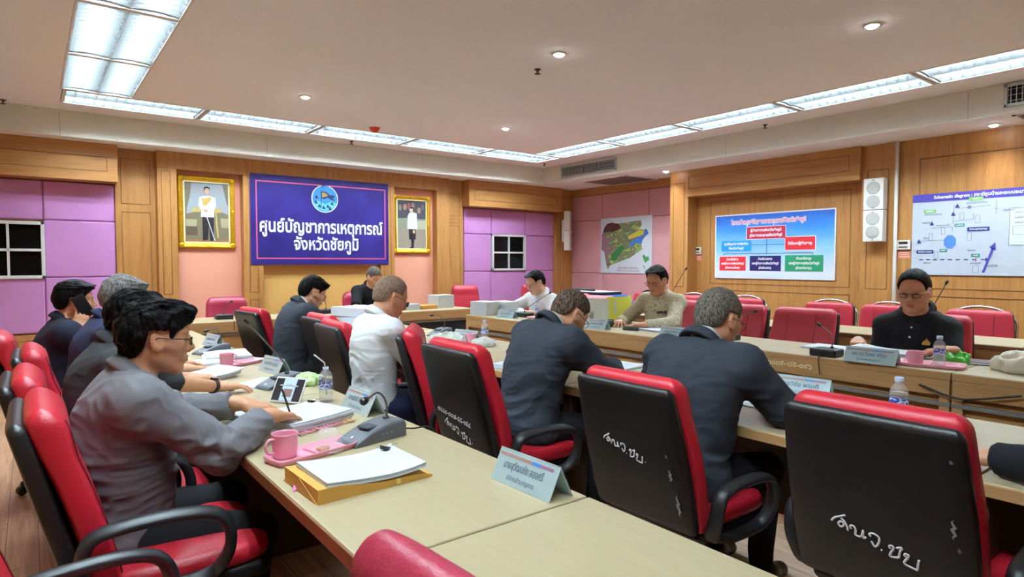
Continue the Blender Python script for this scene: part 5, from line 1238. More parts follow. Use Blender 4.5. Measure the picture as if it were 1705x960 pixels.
# thermostats with a pink notice under each
for (y, z, x, w1, w2) in ((5.605, 1.575, 7.775, 'at the left of the blue chart', 'left of the blue chart'), (2.81, 1.595, 7.615, 'beside the white pipe, left of the diagram poster', 'beside the white pipe')):
    t = thing('thermostat', 'small white air conditioner control ' + w1, 'thermostat', group='wall thermostats'); t.matrix_world = RIGHT(x, y, z)
    MB().box((-.068, -.052, 0), (.068, .052, .024), .005, 2).build('case', M_WHITE, t); MB().box((-.045, .006, .024), (.045, .036, .0255)).build('display', mat('dark display', rgb(40, 46, 44), .2), t)
    MB().box((-.045, -.034, .024), (.045, -.014, .0262), .001, 1).build('button_strip', M_GREYMETAL, t)
    t = thing('notice', 'small pink printed notice under the control ' + w2, 'notice', group='pink notices'); t.matrix_world = RIGHT(x + .003, y, z - .107)
    MB().box((-.068, -.043, 0), (.068, .043, .002)).build('card', col('salmon card', 222, 140, 116), t)
    for i in range(3): MB().box((-.05, -.026 + .022 * i, .002), (.05, -.018 + .022 * i, .0026)).build('printed_line', col('pale salmon print', 240, 196, 180), t)
# air vents in the downstand, return grilles in the soffit
def vent(lab, y0, y1, z0, z1, n):
    t = thing('air_vent', lab, 'air vent', (DX1 - .012, (y0 + y1) / 2, (z0 + z1) / 2), group='air conditioning vents'); l, h = (y1 - y0) / 2, (z1 - z0) / 2
    MB().box((-.004, -l + .03, -h + .02), (-.001, l - .03, h - .02)).build('backing', mat('vent dark void', rgb(34, 34, 36), .9), t)
    fr = MB(); fr.box((-.022, -l, -h), (0, l, -h + .026), .003, 1); fr.box((-.022, -l, h - .026), (0, l, h), .003, 1); fr.box((-.022, -l, -h), (0, -l + .026, h), .003, 1); fr.box((-.022, l - .026, -h), (0, l, h), .003, 1); fr.build('frame', M_ALU, t)
    sl = MB()
    for i in range(n): y = -l + .03 + (2 * l - .06) * (i + .5) / n; sl.box((-.018, y - .003, -h + .022), (-.006, y + .003, h - .022))
    for i in range(1, 4): z = -h + 2 * h * i / 4; sl.box((-.014, -l + .022, z - .002), (-.008, l - .022, z + .002))
    sl.build('slat', M_ALU, t)
vent('long grey air vent in the pale downstand near the far right corner', 6.44, 7.66, 2.775, 2.965, 40)
vent('air vent with dark slots at the top right edge of the downstand', .75, 1.78, 2.785, 2.985, 24)
for (x0, x1, y0, y1, lab) in ((7.2, 7.95, 6.5, 7.5, 'mauve return air grille in the low soffit near the far corner'), (7.05, 7.6, .8, 1.75, 'return air grille in the soffit at the right edge')):
    t = thing('return_grille', lab, 'air grille', ((x0 + x1) / 2, (y0 + y1) / 2, ZS), group='soffit return grilles'); a_, b_ = (x1 - x0) / 2, (y1 - y0) / 2
    g = MB(); g.box((-a_, -b_, -.010), (a_, -b_ + .03, 0)); g.box((-a_, b_ - .03, -.010), (a_, b_, 0)); g.box((-a_, -b_, -.01), (-a_ + .03, b_, 0)); g.box((a_ - .03, -b_, -.01), (a_, b_, 0)); g.build('frame', M_CEIL, t)
    g = MB(); n = 30
    for i in range(n): y = -b_ + .03 + (2 * b_ - .06) * (i + .5) / n; g.box((-a_ + .03, y - .005, -.008), (a_ - .03, y + .005, -.001))
    g.build('slat', mat('mauve grille enamel', rgb(150, 128, 132), .6), t); MB().box((-a_ + .02, -b_ + .02, -.0012), (a_ - .02, b_ - .02, -.0004)).build('backing', mat('grille void', rgb(70, 60, 64), .9), t)
# smoke detector, sprinklers
t = thing('smoke_detector', 'orange red detector on the ceiling in front of the back light strip', 'detector', (3.28, 6.92, ZC)); MB().lathe([(.055, 0), (.058, -.012), (.05, -.03), (.036, -.05), (.02, -.056), (.001, -.057)], 24).build('head', M_REDPLAST, t); MB().lathe([(.066, 0), (.066, -.006), (.058, -.010)], 24).build('base', M_REDPLAST, t)
for i, (x, y, lab) in enumerate(((3.40, 7.87, 'small ceiling sprinkler behind the back light strip'), (3.37, 4.02, 'small ceiling sprinkler beside the middle downlight'), (6.80, 4.0, 'small ceiling sprinkler right of the right light strip'), (-.17, 7.98, 'small dark sprinkler at the left edge of the ceiling'), (6.62, 7.72, 'small ceiling sprinkler in the far corner by the long vent'))):
    if i == 0:
        s0 = thing('sprinkler', lab, 'sprinkler', (x, y, ZC), 0, 'ceiling sprinklers'); sm = mat('dark brass', rgb(90, 74, 60), .4, .7)
        MB().lathe([(.028, 0), (.026, -.006), (.012, -.010), (.010, -.024)], 14).build('body', sm, s0); MB().lathe([(.006, -.024), (.006, -.036), (.026, -.037), (.026, -.040), (.002, -.041)], 14).build('deflector', sm, s0)
    else: dup(s0, (x, y, ZC), 0, lab)

# ------------------------------------------------------------------ things on the tables
k = NT('acrylic sheet'); k.b.inputs['Base Color'].default_value = (.72, .90, .93, 1); k.b.inputs['Transmission Weight'].default_value = .55; k.b.inputs['Roughness'].default_value = .12; k.b.inputs['IOR'].default_value = 1.2; M_ACRYL = k.m
M_CARD = col('pale blue card', 186, 216, 226, .55); M_INK = col('grey ink', 92, 108, 124, .7)
def name_sign(lab, x, y, z, deg, l1, l2, L=.26, h=.088, d=.045):
    t = thing('name_sign', lab, 'name sign', (x, y, z), math.radians(deg), 'tent shaped name signs'); a = math.hypot(d, h)
    for s in (-1, 1):
        M = frame((s * d, 0, 0), (0, s * 1.0, 0), (-s * d, 0, h))
        MB().box((-L / 2, 0, -.0012), (L / 2, a, .0012), .0008, 1, M=M).build('acrylic_panel', M_ACRYL, t)
        cd = MB().box((-L / 2 + .002, .004, -.0032), (L / 2 - .018, a - .004, -.0016), M=M).build('card', M_CARD, t)
        o = -.0009 if False else .0014
        for (x0, x1, m) in ((-L / 2 + .008, .02, col('sign stripe brown', 158, 122, 116)), (.02, .055, col('sign stripe blue', 70, 130, 206)), (.055, L / 2 - .022, col('sign stripe mauve', 146, 104, 136))):
            MB().box((x0, a - .020, .0012), (x1, a - .011, .0018), M=M).build('stripe', m, t)
        Mt = M @ Matrix.Translation((-.006, a * .56, .0018)); text_mesh('lettering', l1, .030, M_INK, t, Mt, .0003, bold=.0005, width=L * .66)
        if l2: text_mesh('lettering', l2, .020, M_INK, t, M @ Matrix.Translation((-.004, a * .22, .0018)), .0003, width=L * .46)
    MB().tube([(0, -L / 2, h), (0, L / 2, h)], .0022, 6).build('ridge', M_ACRYL, t)
    return t
NS = [('pale blue name sign at the front corner of the near left table', 1.135, 1.385, ZT, 2, 'นายสุวัฒนชัย สองศรี', 'นิติกรชำนาญการ', .26),
      ('pale blue name sign behind the near grey microphone', 1.145, 2.56, ZT, 2, 'นายสิทธิ์ ชัยวงค์', 'นักวิชาการ', .26),
      ('pale blue name sign beside the far pink tray of the left row', 1.14, 3.79, ZT, 8, 'นายชาติ แก้วดี', 'เจ้าพนักงาน', .26),
      ('pale blue name sign at the far end of the left row', 1.13, 5.30, ZT, 10, 'นายธงชัย ดีมาก', 'นักวิชาการ', .24),
      ('pale blue name sign behind the pink mug of the middle row', 2.87, 4.34, ZT, 12, 'นายสมชาย ใจดี', 'วิศวกร', .26),
      ('pale blue name sign behind the empty handwritten chair on the middle row', 3.00, 1.545, ZT, 8, 'นายวิชัย พรมดี', 'ผู้อำนวยการ', .27),
      ('pale blue name sign in front of the man in the black polo', 3.985, 1.63, ZR, 2, 'ผศ.ดร.วีรพล ศรีสุข', 'ผู้อำนวยการสำนักงานชลประทาน', .29),
      ('pale blue name sign in front of the man in cream', 4.045, 3.11, ZR, 2, 'นายประเสริฐ ทองดี', 'หัวหน้าสำนักงาน', .28),
      ('pale blue name sign beside the yellow folder', 4.06, 3.98, ZR, 4, 'นายอนันต์ ศรีชัย', 'หัวหน้าฝ่าย', .22),
      ('pale blue name sign before the white booklet stacks, right row', 4.10, 5.40, ZR, 10, 'นายมานพ สุขใจ', 'ปลัดจังหวัด', .24)]
for (lab, x, y, z, dg_, a_, b_, L_) in NS: name_sign(lab, x, y, z, dg_, a_, b_, L_)

M_MICG = mat('grey microphone housing', rgb(92, 96, 104), .5, var=.05, bump=.15, bscale=400); M_MICB = mat('black microphone housing', rgb(34, 34, 38), .45, var=.08)
M_NECK = mat('dull metal gooseneck', rgb(112, 108, 102), .35, .7)
def mic(lab, x, y, z, deg, neck, m=M_MICG, kind='wedge', headr=.011, cable=None):
    """neck: points in the unit's own frame, the last one is the head"""
    t = thing('desk_microphone', lab, 'microphone', (x, y, z), math.radians(deg), 'desk conference microphones')
    b = MB()
    if kind == 'wedge':
        rows = []
        for yy, k_ in ((-.058, .80), (-.055, .97), (-.048, 1), (.048, 1), (.055, .97), (.058, .80)):
            prof = [(-.115, 0), (-.118, .006), (-.10, .018)] + [(-.10 + .17 * i / 8, .018 + .045 * math.sin(PI / 2 * i / 8)) for i in range(1, 9)] + [(.105, .062), (.112, .052), (.112, .0)]
            rows.append([(p, yy, q_ * k_) for p, q_ in prof])
        b.rings(rows); b.build('housing', m, t)
        MB().box((-.045, -.030, .0455), (.005, .030, .0545), .002, 1, M=Matrix.Rotation(-.0, 4, 'Y')).build('speaker_mesh', mat('microphone speaker mesh', rgb(76, 80, 88), .7, bump=.8, bscale=500), t)
        MB().lathe([(.007, 0), (.007, .003), (.005, .0045), (.001, .0048)], 14, Matrix.Translation((-.088, -.0, .0225)) @ Matrix.Rotation(-.45, 4, 'Y')).build('talk_button', M_WHITE, t)
        for k_ in range(3): MB().ball((.0 + .022 * k_, -.0585, .028), .0045, 5, (1, .35, 1)).build('side_knob', M_GREYMETAL, t)
    else:
        b.box((-.06, -.085, 0), (.06, .085, .05), .010, 3); b.build('housing', m, t)
        MB().box((-.045, -.05, .05), (.02, .05, .0525), .002, 1).build('speaker_mesh', mat('microphone speaker mesh', rgb(76, 80, 88), .7, bump=.8, bscale=500), t)
    pts = smooth_path(neck, 6)
    MB().lathe([(.012, -.004), (.012, .008), (.008, .014)], 12, Matrix.Translation(neck[0])).build('collar', M_BLACK, t)
    g_ = MB().tube(pts, .0042, 8).build('gooseneck', M_NECK, t)
    d = (Vector(pts[-1]) - Vector(pts[-2])).normalized(); h0 = Vector(pts[-1])
    hd = MB(); hd.tube([h0 - d * .02, h0 - d * .012, h0, h0 + d * .012, h0 + d * .02], [.005, headr * .8, headr, headr * .95, headr * .5], 12); hd.build('capsule', M_BLACK, t)
    if cable: MB().tube(smooth_path(cable, 5), .0032, 6).build('cable', M_BLACK, t)
    return t
mic('grey desk microphone with bent gooseneck beside the near pink tray', .985, 2.12, ZT, 12, [(.07, .01, .058), (.078, .012, .10), (.06, .01, .145), (.02, 0, .168), (-.055, -.03, .155)], headr=.014,
    cable=[(.112, -.01, .02), (.17, -.03, .010), (.235, -.06, .006), (.262, -.10, -.06)])
mic('grey desk microphone with long straight gooseneck behind the tablet', 1.03, 3.33, ZT, 18, [(.04, 0, .058), (.035, 0, .10), (-.04, .01, .20), (-.18, .02, .355)], headr=.008)
mic('grey desk microphone farthest along the left row', 1.02, 4.86, ZT, 18, [(.06, 0, .058), (.07, .0, .12), (.04, .02, .17), (-.02, .03, .16)], cable=[(.112, 0, .02), (.17, -.05, .012), (.205, -.10, .006)])
mic('grey desk microphone on the middle row before the bald man', 2.90, 4.82, ZT, 20, [(.06, 0, .058), (.065, 0, .11), (.03, .02, .17), (-.05, .05, .18)])
mic('black microphone head and stem between the two suited men', 3.02, 1.98, ZT, 5, [(.05, 0, .05), (.03, .05, .075), (-.04, .25, .085), (-.11, .46, .083)], M_MICB, 'box', headr=.021)
mic('black desk microphone with cables over the table front before the empty chair', 4.05, 1.93, ZR, 180, [(-.01, .03, .05), (-.01, .03, .11), (-.015, .01, .15), (-.02, -.06, .195)], M_MICB, 'box', cable=[(.06, .0, .02), (.09, .0, .012), (.105, .0, -.02), (.10, .01, -.11)])
mic('black microphone rising right of the suited grey head', 4.30, 2.82, ZR, 180, [(-.01, .03, .05), (-.01, .03, .11), (0, .06, .165), (.02, .25, .235)], M_MICB, 'box')
mic('black microphone in front of the man in the white polo', 4.33, 5.38, ZR, 180, [(0, 0, .05), (-.005, 0, .085), (.01, .12, .135), (.03, .46, .285)], M_MICB, 'box')
mic('black microphone on the head table before the lone burgundy chair', 1.62, 7.12, ZR, -90, [(0, 0, .05), (0, 0, .10), (.03, .03, .16), (.08, .06, .19)], M_MICB, 'box', cable=[(.06, .02, .02), (.27, .03, .01), (.296, .03, -.02), (.295, .03, -.10)])
mic('black microphone at the left end of the cloth fronted head table', 2.76, 7.18, ZR, -90, [(0, 0, .05), (0, 0, .12), (.01, -.06, .16), (.0, -.22, .15)], M_MICB, 'box')
for (x, y, nk, lab) in ((5.85, 1.96, [(0, 0, .05), (0, .0, .12), (0, .02, .22), (.0, .12, .44)], 'black microphone standing up behind the man in the black polo'), (5.85, 4.62, [(0, 0, .05), (0, .0, .12), (0, .05, .25), (.0, .25, .53)], 'tall black microphone stem behind the man in cream'),
                     (5.85, 2.95, [(0, 0, .05), (0, .0, .08), (0, .02, .125), (.0, .20, .160)], 'black microphone lying low in front of a chrome framed red chair')):
    mic(lab, x, y, ZR, 180, nk, M_MICB, 'box')

# mugs, trays, bottles
def mug(lab, x, y, z, deg):
    t = thing('mug', lab, 'mug', (x, y, z), math.radians(deg), 'pink mugs')
    MB().lathe([(.001, 0), (.034, 0), (.037, .004), (.040, .03), (.0415, .076), (.0425, .080), (.0400, .080), (.0385, .075), (.037, .03), (.033, .010), (.001, .008)], 30, cap=False).build('cup', M_PINKPLASTIC, t)
    MB().tube(smooth_path([(.038, 0, .065), (.058, 0, .066), (.068, 0, .048), (.062, 0, .026), (.038, 0, .018)], 5), .0055, 9, .8, up=(0, 1, 0)).build('handle', M_PINKPLASTIC, t)
def tray(lab, x, y, z, deg, L=.30, Wd=.125):
    o = MB(); n = 36
    R = [[(a, b, q_) for a, b in rrect(Wd / 2 - i_, L / 2 - i_, 7, n)] for i_, q_ in ((.006, 0), (.0, .018), (.0, .0205), (.005, .0205), (.010, .006), (.03, .005))]
    o.rings(R); o.box((-.004, -Wd / 2 + .01, .004), (.004, Wd / 2 - .01, .013), .002, 1)
    o = o.build('tray', M_PINKPLASTIC); tag(o, lab, 'tray', 'pink serving trays', (x, y, z), math.radians(deg)); return o
k = NT('clear bottle plastic'); k.b.inputs['Base Color'].default_value = (.95, .97, 1, 1); k.b.inputs['Alpha'].default_value = .22; k.b.inputs['Roughness'].default_value = .08; k.b.inputs['IOR'].default_value = 1.5; M_CLEAR = k.m
k = NT('drinking water'); k.b.inputs['Base Color'].default_value = (.95, .98, 1, 1); k.b.inputs['Transmission Weight'].default_value = 1.0; k.b.inputs['Roughness'].default_value = .0; k.b.inputs['IOR'].default_value = 1.12; M_WATER = k.m
k = NT('blue and white bottle label'); f = k.noise(k.coords((1, 1, 2.2)), 42, 3, .6, .8); k.link(k.ramp(f, [(.47, rgb(34, 70, 170)), (.55, rgb(220, 228, 244))]), k.b.inputs['Base Color']); M_LABEL = k.m
def bottle(lab, x, y, z, straw=False, s=1.0):
    t = thing('water_bottle', lab, 'bottle', (x, y, z), .4, 'plastic water bottles'); t.scale = (s, s, s)
    prof = [(.001, .003), (.022, .0), (.030, .003), (.0315, .010), (.0305, .022), (.0315, .03), (.0315, .055), (.0305, .060), (.0305, .095), (.0315, .10), (.031, .115), (.026, .131), (.016, .144), (.0125, .148), (.0125, .160)]
    MB().lathe(prof, 28).build('bottle_body', M_CLEAR, t)
    MB().lathe([(r * .94, max(.004, q_)) for r, q_ in prof if q_ <= .117] + [(.001, .117)], 24).build('water', M_WATER, t)
    MB().lathe([(.0312, .060), (.0312, .096)], 28, cap=False).build('label', M_LABEL, t)
    cp = MB(); n = 30
    R = [[((r + (.0006 if j % 2 else 0)) * math.cos(2 * PI * j / n), (r + (.0006 if j % 2 else 0)) * math.sin(2 * PI * j / n), q_) for j in range(n)] for r, q_ in ((.0145, .152), (.015, .154), (.015, .168), (.0135, .170), (.001, .1702))]
    if not straw: cp.rings(R).build('cap', col('pale blue cap', 196, 214, 240, .4), t)
    else:
        MB().lathe([(.0135, .150), (.0135, .160), (.012, .161)], 20, cap=False).build('neck_ring', col('pale blue cap', 196, 214, 240, .4), t)
        MB().tube([(.005, .002, .03), (-.006, .0, .172), (-.010, 0, .182), (-.055, .015, .222)], .0032, 8).build('straw', M_WHITE, t)
    return t
tray('pink tray with mug and clear cup beside the brown envelope', .745, 2.075, ZT, 14, .315, .125)
mug('pink mug on the near pink tray', .655, 2.085, ZT + .006, 195)
# clear dome cup
t = thing('plastic_cup', 'clear upturned plastic cup on the near pink tray', 'cup', (.80, 2.075, ZT + .006))
MB().lathe([(.056, 0), (.054, .004), (.050, .006), (.044, .040), (.036, .062), (.026, .072), (.001, .074)], 26, cap=False).build('dome', M_CLEAR, t); MB().lathe([(.057, .001), (.061, .003), (.057, .006)], 26, cap=False).build('rim', M_CLEAR, t)
tag(MB().box((-.02, -.014, 0), (.02, .014, .016), .004, 2).build('biscuit', col('tan biscuit wrapper', 196, 136, 104)), 'small tan wrapped biscuit under the clear cup', 'biscuit', None, (.775, 2.06, ZT + .008), .3)
tray('pink tray with mug behind the wrist watch', 1.06, 4.20, ZT, 32, .32, .13); mug('pink mug on the far pink tray of the left row', .955, 4.145, ZT + .006, 20)
tray('pink tray with mug and bottle on the middle row', 2.86, 4.14, ZT, 20, .32, .13); mug('pink mug on the middle row beside the crumpled wrappers', 2.77, 4.125, ZT + .006, 170); bottle('water bottle on the middle row below the far corner of the tables', 2.97, 4.22, ZT + .006)
tray('pink tray before the man in the black polo', 4.13, 1.37, ZR, -78, .34, .2); mug('pink mug before the man in the black polo', 4.08, 1.43, ZR + .006, 60); bottle('water bottle before the man in the black polo', 4.16, 1.335, ZR + .006)
tray('pink tray by the microphone of the man in the white polo', 4.36, 5.16, ZR, 10, .30, .15); bottle('water bottle in front of the man in the white polo', 4.45, 5.30, ZR)
bottle('water bottle with a bent straw on the near left table', 1.083, 2.83, ZT, True, 1.02)
bottle('water bottle showing above the empty handwritten chair', 2.78, 1.03, ZT, False, 1.1); tray('pink tray hidden behind the empty handwritten chair', 2.70, 1.12, ZT, -80, .32, .14); mug('pink mug with its rim showing above the empty handwritten chair', 2.66, 1.10, ZT + .006, 80)

# paper
def sheets(lab, cx, cy, z, deg, w=.21, l=.297, n=3, th=.006, curl=.0, name='paper_sheets', m=None, group='loose white papers', lines=True, fan=.012):
    t = thing(name, lab, 'papers', (cx, cy, z), math.radians(deg), group); rnd = random.Random(int(cx * 1000 + cy * 77))
    for i in range(n):
        a = rnd.uniform(-fan * 5, fan * 5) if i else 0; dx, dy = rnd.uniform(-fan, fan), rnd.uniform(-fan, fan); z0 = th * i + .0006
        M = Matrix.Translation((dx, dy, z0)) @ Matrix.Rotation(a, 4, 'Z'); mb = MB(); nn = 14; up, dn = [], []
        hh = lambda u: curl * ((u * 2 - 1) ** 2) * (1 if u > .5 else .25)
        rows = [[(-l / 2 + l * k_ / nn, -w / 2, hh(k_ / nn) + th * .93), (-l / 2 + l * k_ / nn, w / 2, hh(k_ / nn) + th * .93), (-l / 2 + l * k_ / nn, w / 2, hh(k_ / nn)), (-l / 2 + l * k_ / nn, -w / 2, hh(k_ / nn))] for k_ in range(nn + 1)]
        mb.rings(rows, True, True, False, False, M); s_ = mb.build('sheet', m or M_PAPER, t)
    if lines:
        lm = MB(); rr = random.Random(3)
        for k_ in range(9):
            u = .12 + .085 * k_; x = -l / 2 + l * u; lm.box((x - .0012, -w / 2 + .02, hh(u) + th * .93 + z0), (x + .0008, w / 2 - .02 - .06 * rr.random(), hh(u) + th * .93 + z0 + .0004), M=None)
        lm.build('print', mat('faint print', rgb(196, 202, 212), .8), s_)
    return t
def clip(parent_lab, x, y, z, deg):
    t = thing('binder_clip', parent_lab, 'binder clip', (x, y, z), math.radians(deg), 'black binder clips')
    MB().rings([[(-.012, yy, 0), (-.012, yy, .001), (.010, yy, .009), (.010, yy, -.003)] for yy in (-.014, .014)], smooth=False).build('clip_body', M_BLACK, t)
    MB().tube([(-.010, -.006, .003), (-.045, -.008, .004), (-.050, 0, .004), (-.045, .008, .004), (-.010, .006, .003)], .0011, 6).build('clip_wire', M_CHROME, t)
# brown envelope with the paper bundle on it
ENV = mat('brown kraft paper', rgb(206, 158, 72), .7, var=.08, vscale=8)
t = thing('envelope', 'brown kraft envelope under the white paper bundle on the near left table', 'envelope', (.765, 1.755, ZT), math.radians(2))
mb = MB(); nn = 12
rows = [[(-.175 + .36 * u, -.128, .0), (-.175 + .36 * u, -.128, .034 * (1 - u) ** .8 + .006 + .004 * math.sin(u * 9)), (-.172 + .36 * u, .128, .034 * (1 - u) ** .8 + .006), (-.172 + .36 * u, .128, 0)] for u in [i / nn for i in range(nn + 1)]]
mb.rings(rows, smooth=False).build('envelope_body', ENV, t)
MB().poly([(-.176, -.128, .002), (-.176, .0, .0405), (-.176, .128, .002)], depth=(-.002, 0, 0)).build('end_flap', ENV, t)
MB().box((.06, -.1315, .004), (.075, -.128, .020), .001, 1).build('yellow_tag', col('yellow paper tag', 226, 214, 130), t)
PB = sheets('white paper bundle with a black clip on the brown envelope', .775, 1.745, ZT + .026, 1, .235, .31, 4, .0035, .018, group='clipped paper bundles', fan=.003)
PB.rotation_euler = (0, .055, math.radians(1))
clip('black binder clip on the bundle over the brown envelope', .895, 1.83, ZT + .052, 200)
tag(MB().poly([(0, 0, .001), (.03, .008, .006), (.034, .026, .002), (.006, .022, .012)], depth=(0, 0, .0012)).build('sticky_note', col('hot pink paper', 240, 110, 190)), 'bright pink sticky note against the brown envelope', 'sticky note', None, (.575, 1.76, ZT), 0)
# the document stack under the hands of the man in grey
DS = sheets('thick open document with pink index tabs under the hands of the man in grey', .862, 2.52, ZT, 18, .27, .30, 5, .008, .006, group='clipped paper bundles', fan=.004)
for i in range(22):
    M = Matrix.Translation((-.142 + .0132 * i, -.145 - .004 * (i % 3), .006 + .0012 * (i % 4))) @ Matrix.Rotation(-.25 + .02 * (i % 5), 4, 'Z')
    MB().box((-.004, -.028, 0), (.004, .012, .0008), M=M).build('index_tab', col('rose tab', 204, 112, 134) if i < 17 else (col('straw tab', 222, 196, 120) if i % 2 else col('coral tab', 226, 120, 96)), DS)
clip('black binder clip on the document with pink tabs', .955, 2.665, ZT + .046, 210)
sheets('white notepad left of the pink tab document', .735, 2.70, ZT, 14, .21, .17, 4, .006, group='loose white papers', fan=.003)
tag(MB().box((-.05, -.02, 0), (.05, .02, .012), .003, 1).build('sticky_pad', col('yellow pad', 228, 222, 120)), 'yellow pad peeping from under the white notepad', 'sticky pad', None, (.655, 2.52, ZT), .4)
def pen(lab, a, b, m):
    t = thing('pen', lab, 'pen', a, group='pens'); d = Vector(b) - Vector(a)
    MB().tube([(0, 0, 0), d * .05, d * .1, d * .9, d], [.0012, .003, .0042, .0042, .0035], 8).build('barrel', m, t); MB().tube([d * .62 + Vector((0, 0, .0055)), d * .97 + Vector((0, 0, .0055))], .0014, 6).build('pocket_clip', M_GREYMETAL, t)
pen('black pen in the fingers of the man in grey', (.80, 2.47, ZT + .052), (.765, 2.46, ZT + .16), M_BLACK)
pen('blue pen in the hand of the first suited man', (2.76, 2.56, ZT + .016), (2.68, 2.47, ZT + .10), col('blue pen', 60, 60, 150))
pen('dark pen lying on the papers of the man in cream', (4.28, 3.42, ZR + .014), (4.25, 3.28, ZR + .014), M_BLACK)
# tablet in a white case
t = thing('tablet', 'tablet in a white case propped up by the water bottle', 'tablet'); tn = Vector((.55, -.84, 0)); Mtab = frame((.935, 2.915, ZT + .060), tn, (.42, .275, .86)); t.matrix_world = Mtab
MB().box((-.085, -.062, -.008), (.085, .062, 0), .005, 2).build('case', M_WHITE, t); MB().box((-.078, -.054, -.001), (.078, .054, .0008), .0008, 1).build('bezel', mat('tablet dark bezel', rgb(44, 44, 48), .15), t)
MB().box((-.034, -.053, .0006), (.036, .053, .0012)).build('screen', emis('lit tablet screen', (.32, .42, .62, 1), .8), t); MB().box((-.022, -.035, .0012), (.026, .004, .0016)).build('screen_picture', emis('lit tablet picture', (.16, .10, .09, 1), .6), t)
MB().box((-.02, .02, .0012), (.02, .026, .0016)).build('screen_text', emis('lit tablet text', (.22, .24, .4, 1), .6), t); MB().poly([(-.05, -.06, -.008), (.05, -.06, -.008), (.05, .02, -.008), (-.05, .02, -.008)], M=Matrix.Rotation(.55, 4, 'X') , depth=(0, 0, -.003)).build('stand_flap', M_WHITE, t)
# papers further along the left row
sheets('white sheet under the second microphone on the left row', .98, 3.46, ZT, 35, .20, .26, 2, .003, group='loose white papers')
sheets('white open papers before the man wearing the watch', .74, 3.80, ZT, 25, .24, .34, 5, .006, .02)
sheets('white papers on the far part of the left row', 1.06, 4.62, ZT, 80, .28, .36, 4, .005, .004); sheets('white papers left of the far pink mug', .90, 4.38, ZT, 10, .21, .28, 3, .004)
# middle row
tag(MB().box((-.12, -.15, 0), (.12, .15, .004)).build('yellow_sheet', col('pale yellow paper', 222, 226, 110)), 'pale yellow paper on the middle row beside the bald man', 'paper', None, (2.82, 5.2, ZT), .3)
sheets('white papers on the middle row beside the first suited man', 2.42, 3.06, ZT, 15, .24, .32, 4, .006, .004)
sheets('white papers under the writing hand of the first suited man', 2.86, 2.66, ZT, 10, .24, .34, 3, .004, .003); sheets('pale blue printed sheets right of the writing hand', 2.93, 2.30, ZT, 8, .21, .26, 2, .003, m=col('pale blue paper', 188, 222, 230, .6))
sheets('white papers before the suited man at the right', 2.70, 1.62, ZT, 5, .24, .30, 3, .004)
# right row
sheets('white papers left of the man in the black polo', 4.42, 2.07, ZR, 85, .22, .32, 3, .004); sheets('open white report under the hands of the man in the black polo', 4.36, 1.66, ZR, 95, .24, .40, 6, .006, .022, group='open white reports')
sheets('white papers before the man in cream', 4.40, 3.62, ZR, 85, .26, .44, 4, .004, .003); sheets('open white report before the man in the white polo', 4.42, 5.62, ZR, 70, .24, .34, 7, .007, .02, group='open white reports')
t = thing('glasses_case', 'dark spectacle case on the papers of the man in cream', 'case', (4.20, 3.72, ZR), math.radians(100)); MB().rings([[(a, b * k_, c * k_ + .012) for b, c in rrect(.026, .011, 3, 18) for a in (x_,)] for x_, k_ in ((-.08, .5), (-.074, .9), (-.05, 1), (.05, 1), (.074, .9), (.08, .5))]).build('case_body', mat('dark olive leather', rgb(54, 58, 48), .4), t)
MB().tube([(-.078, .0255, .012), (0, .0275, .012), (.078, .0255, .012)], .0015, 6).build('hinge_seam', M_BLACK, t)
# yellow folder standing open
t = thing('folder', 'yellow folder standing open before the man in cream', 'folder', (4.60, 4.22, ZR), math.radians(2)); FY = mat('yellow green card', rgb(224, 222, 84), .5, var=.03)
MB().box((-.16, -.002, .001), (.205, .002, .265), .001, 1, M=Matrix.Rotation(-.10, 4, 'X')).build('cover', FY, t); MB().box((-.002, 0, .001), (.002, .23, .25), .001, 1, M=Matrix.Translation((-.162, 0, 0)) @ Matrix.Rotation(.25, 4, 'Z')).build('cover', col('pale folder lining', 206, 214, 206), t)
MB().box((-.07, -.0035, .10), (-.035, -.002, .235), M=Matrix.Rotation(-.10, 4, 'X')).build('pale_strip', col('pale tape', 196, 208, 190), t); MB().box((-.15, -.1, .0005), (.2, .16, .006), .001, 1).build('inner_sheet', col('pale green sheet', 214, 232, 206), t)
t = thing('cup', 'dark green cup beside the yellow folder', 'cup', (4.27, 4.03, ZR)); MB().lathe([(.022, 0), (.028, .003), (.033, .07), (.031, .072), (.027, .008), (.001, .006)], 20, cap=False).build('cup_wall', mat('dark green glaze', rgb(40, 66, 58), .25), t); MB().lathe([(.0335, .058), (.0335, .066)], 20, cap=False).build('band', M_GREYMETAL, t)
# booklet stacks: every booklet is its own thing
ORD = ['topmost', 'second from the top', 'third from the top', 'fourth from the top', 'fifth from the top', 'sixth from the top', 'seventh from the top', 'eighth from the top', 'bottom']
def stack(where, x, y, z, deg, n, w, l, th, m=None, kind='booklet', colour='white'):
    rnd = random.Random(int(x * 100 + y * 10)); pg_m = mat('cut page edges', rgb(208, 208, 202), .8, var=.05, vscale=120)
    for i in range(n):
        o = thing(kind, f'{colour} {kind} {where}, ' + (ORD[n - 1 - i] if i else 'at the bottom'), kind, (x + rnd.uniform(-.004, .004), y + rnd.uniform(-.004, .004), z + th * i), math.radians(deg + rnd.uniform(-1.5, 1.5)), f'{kind}s {where}')
        MB().box((-w / 2 + .002, -l / 2 + .002, .0012), (w / 2 - .002, l / 2 - .002, th - .0014)).build('pages', pg_m, o)
        mb = MB(); mb.box((-w / 2, -l / 2, 0), (w / 2, l / 2, .0012)); mb.box((-w / 2, -l / 2, th - .0014), (w / 2, l / 2, th - .0002)); mb.box((-w / 2 - .001, -l / 2, 0), (-w / 2 + .0012, l / 2, th - .0002)); mb.build('cover', m or M_PAPER, o)
stack('of the head table stack', 4.33, 7.16, ZR, 8, 8, .27, .22, .0215)
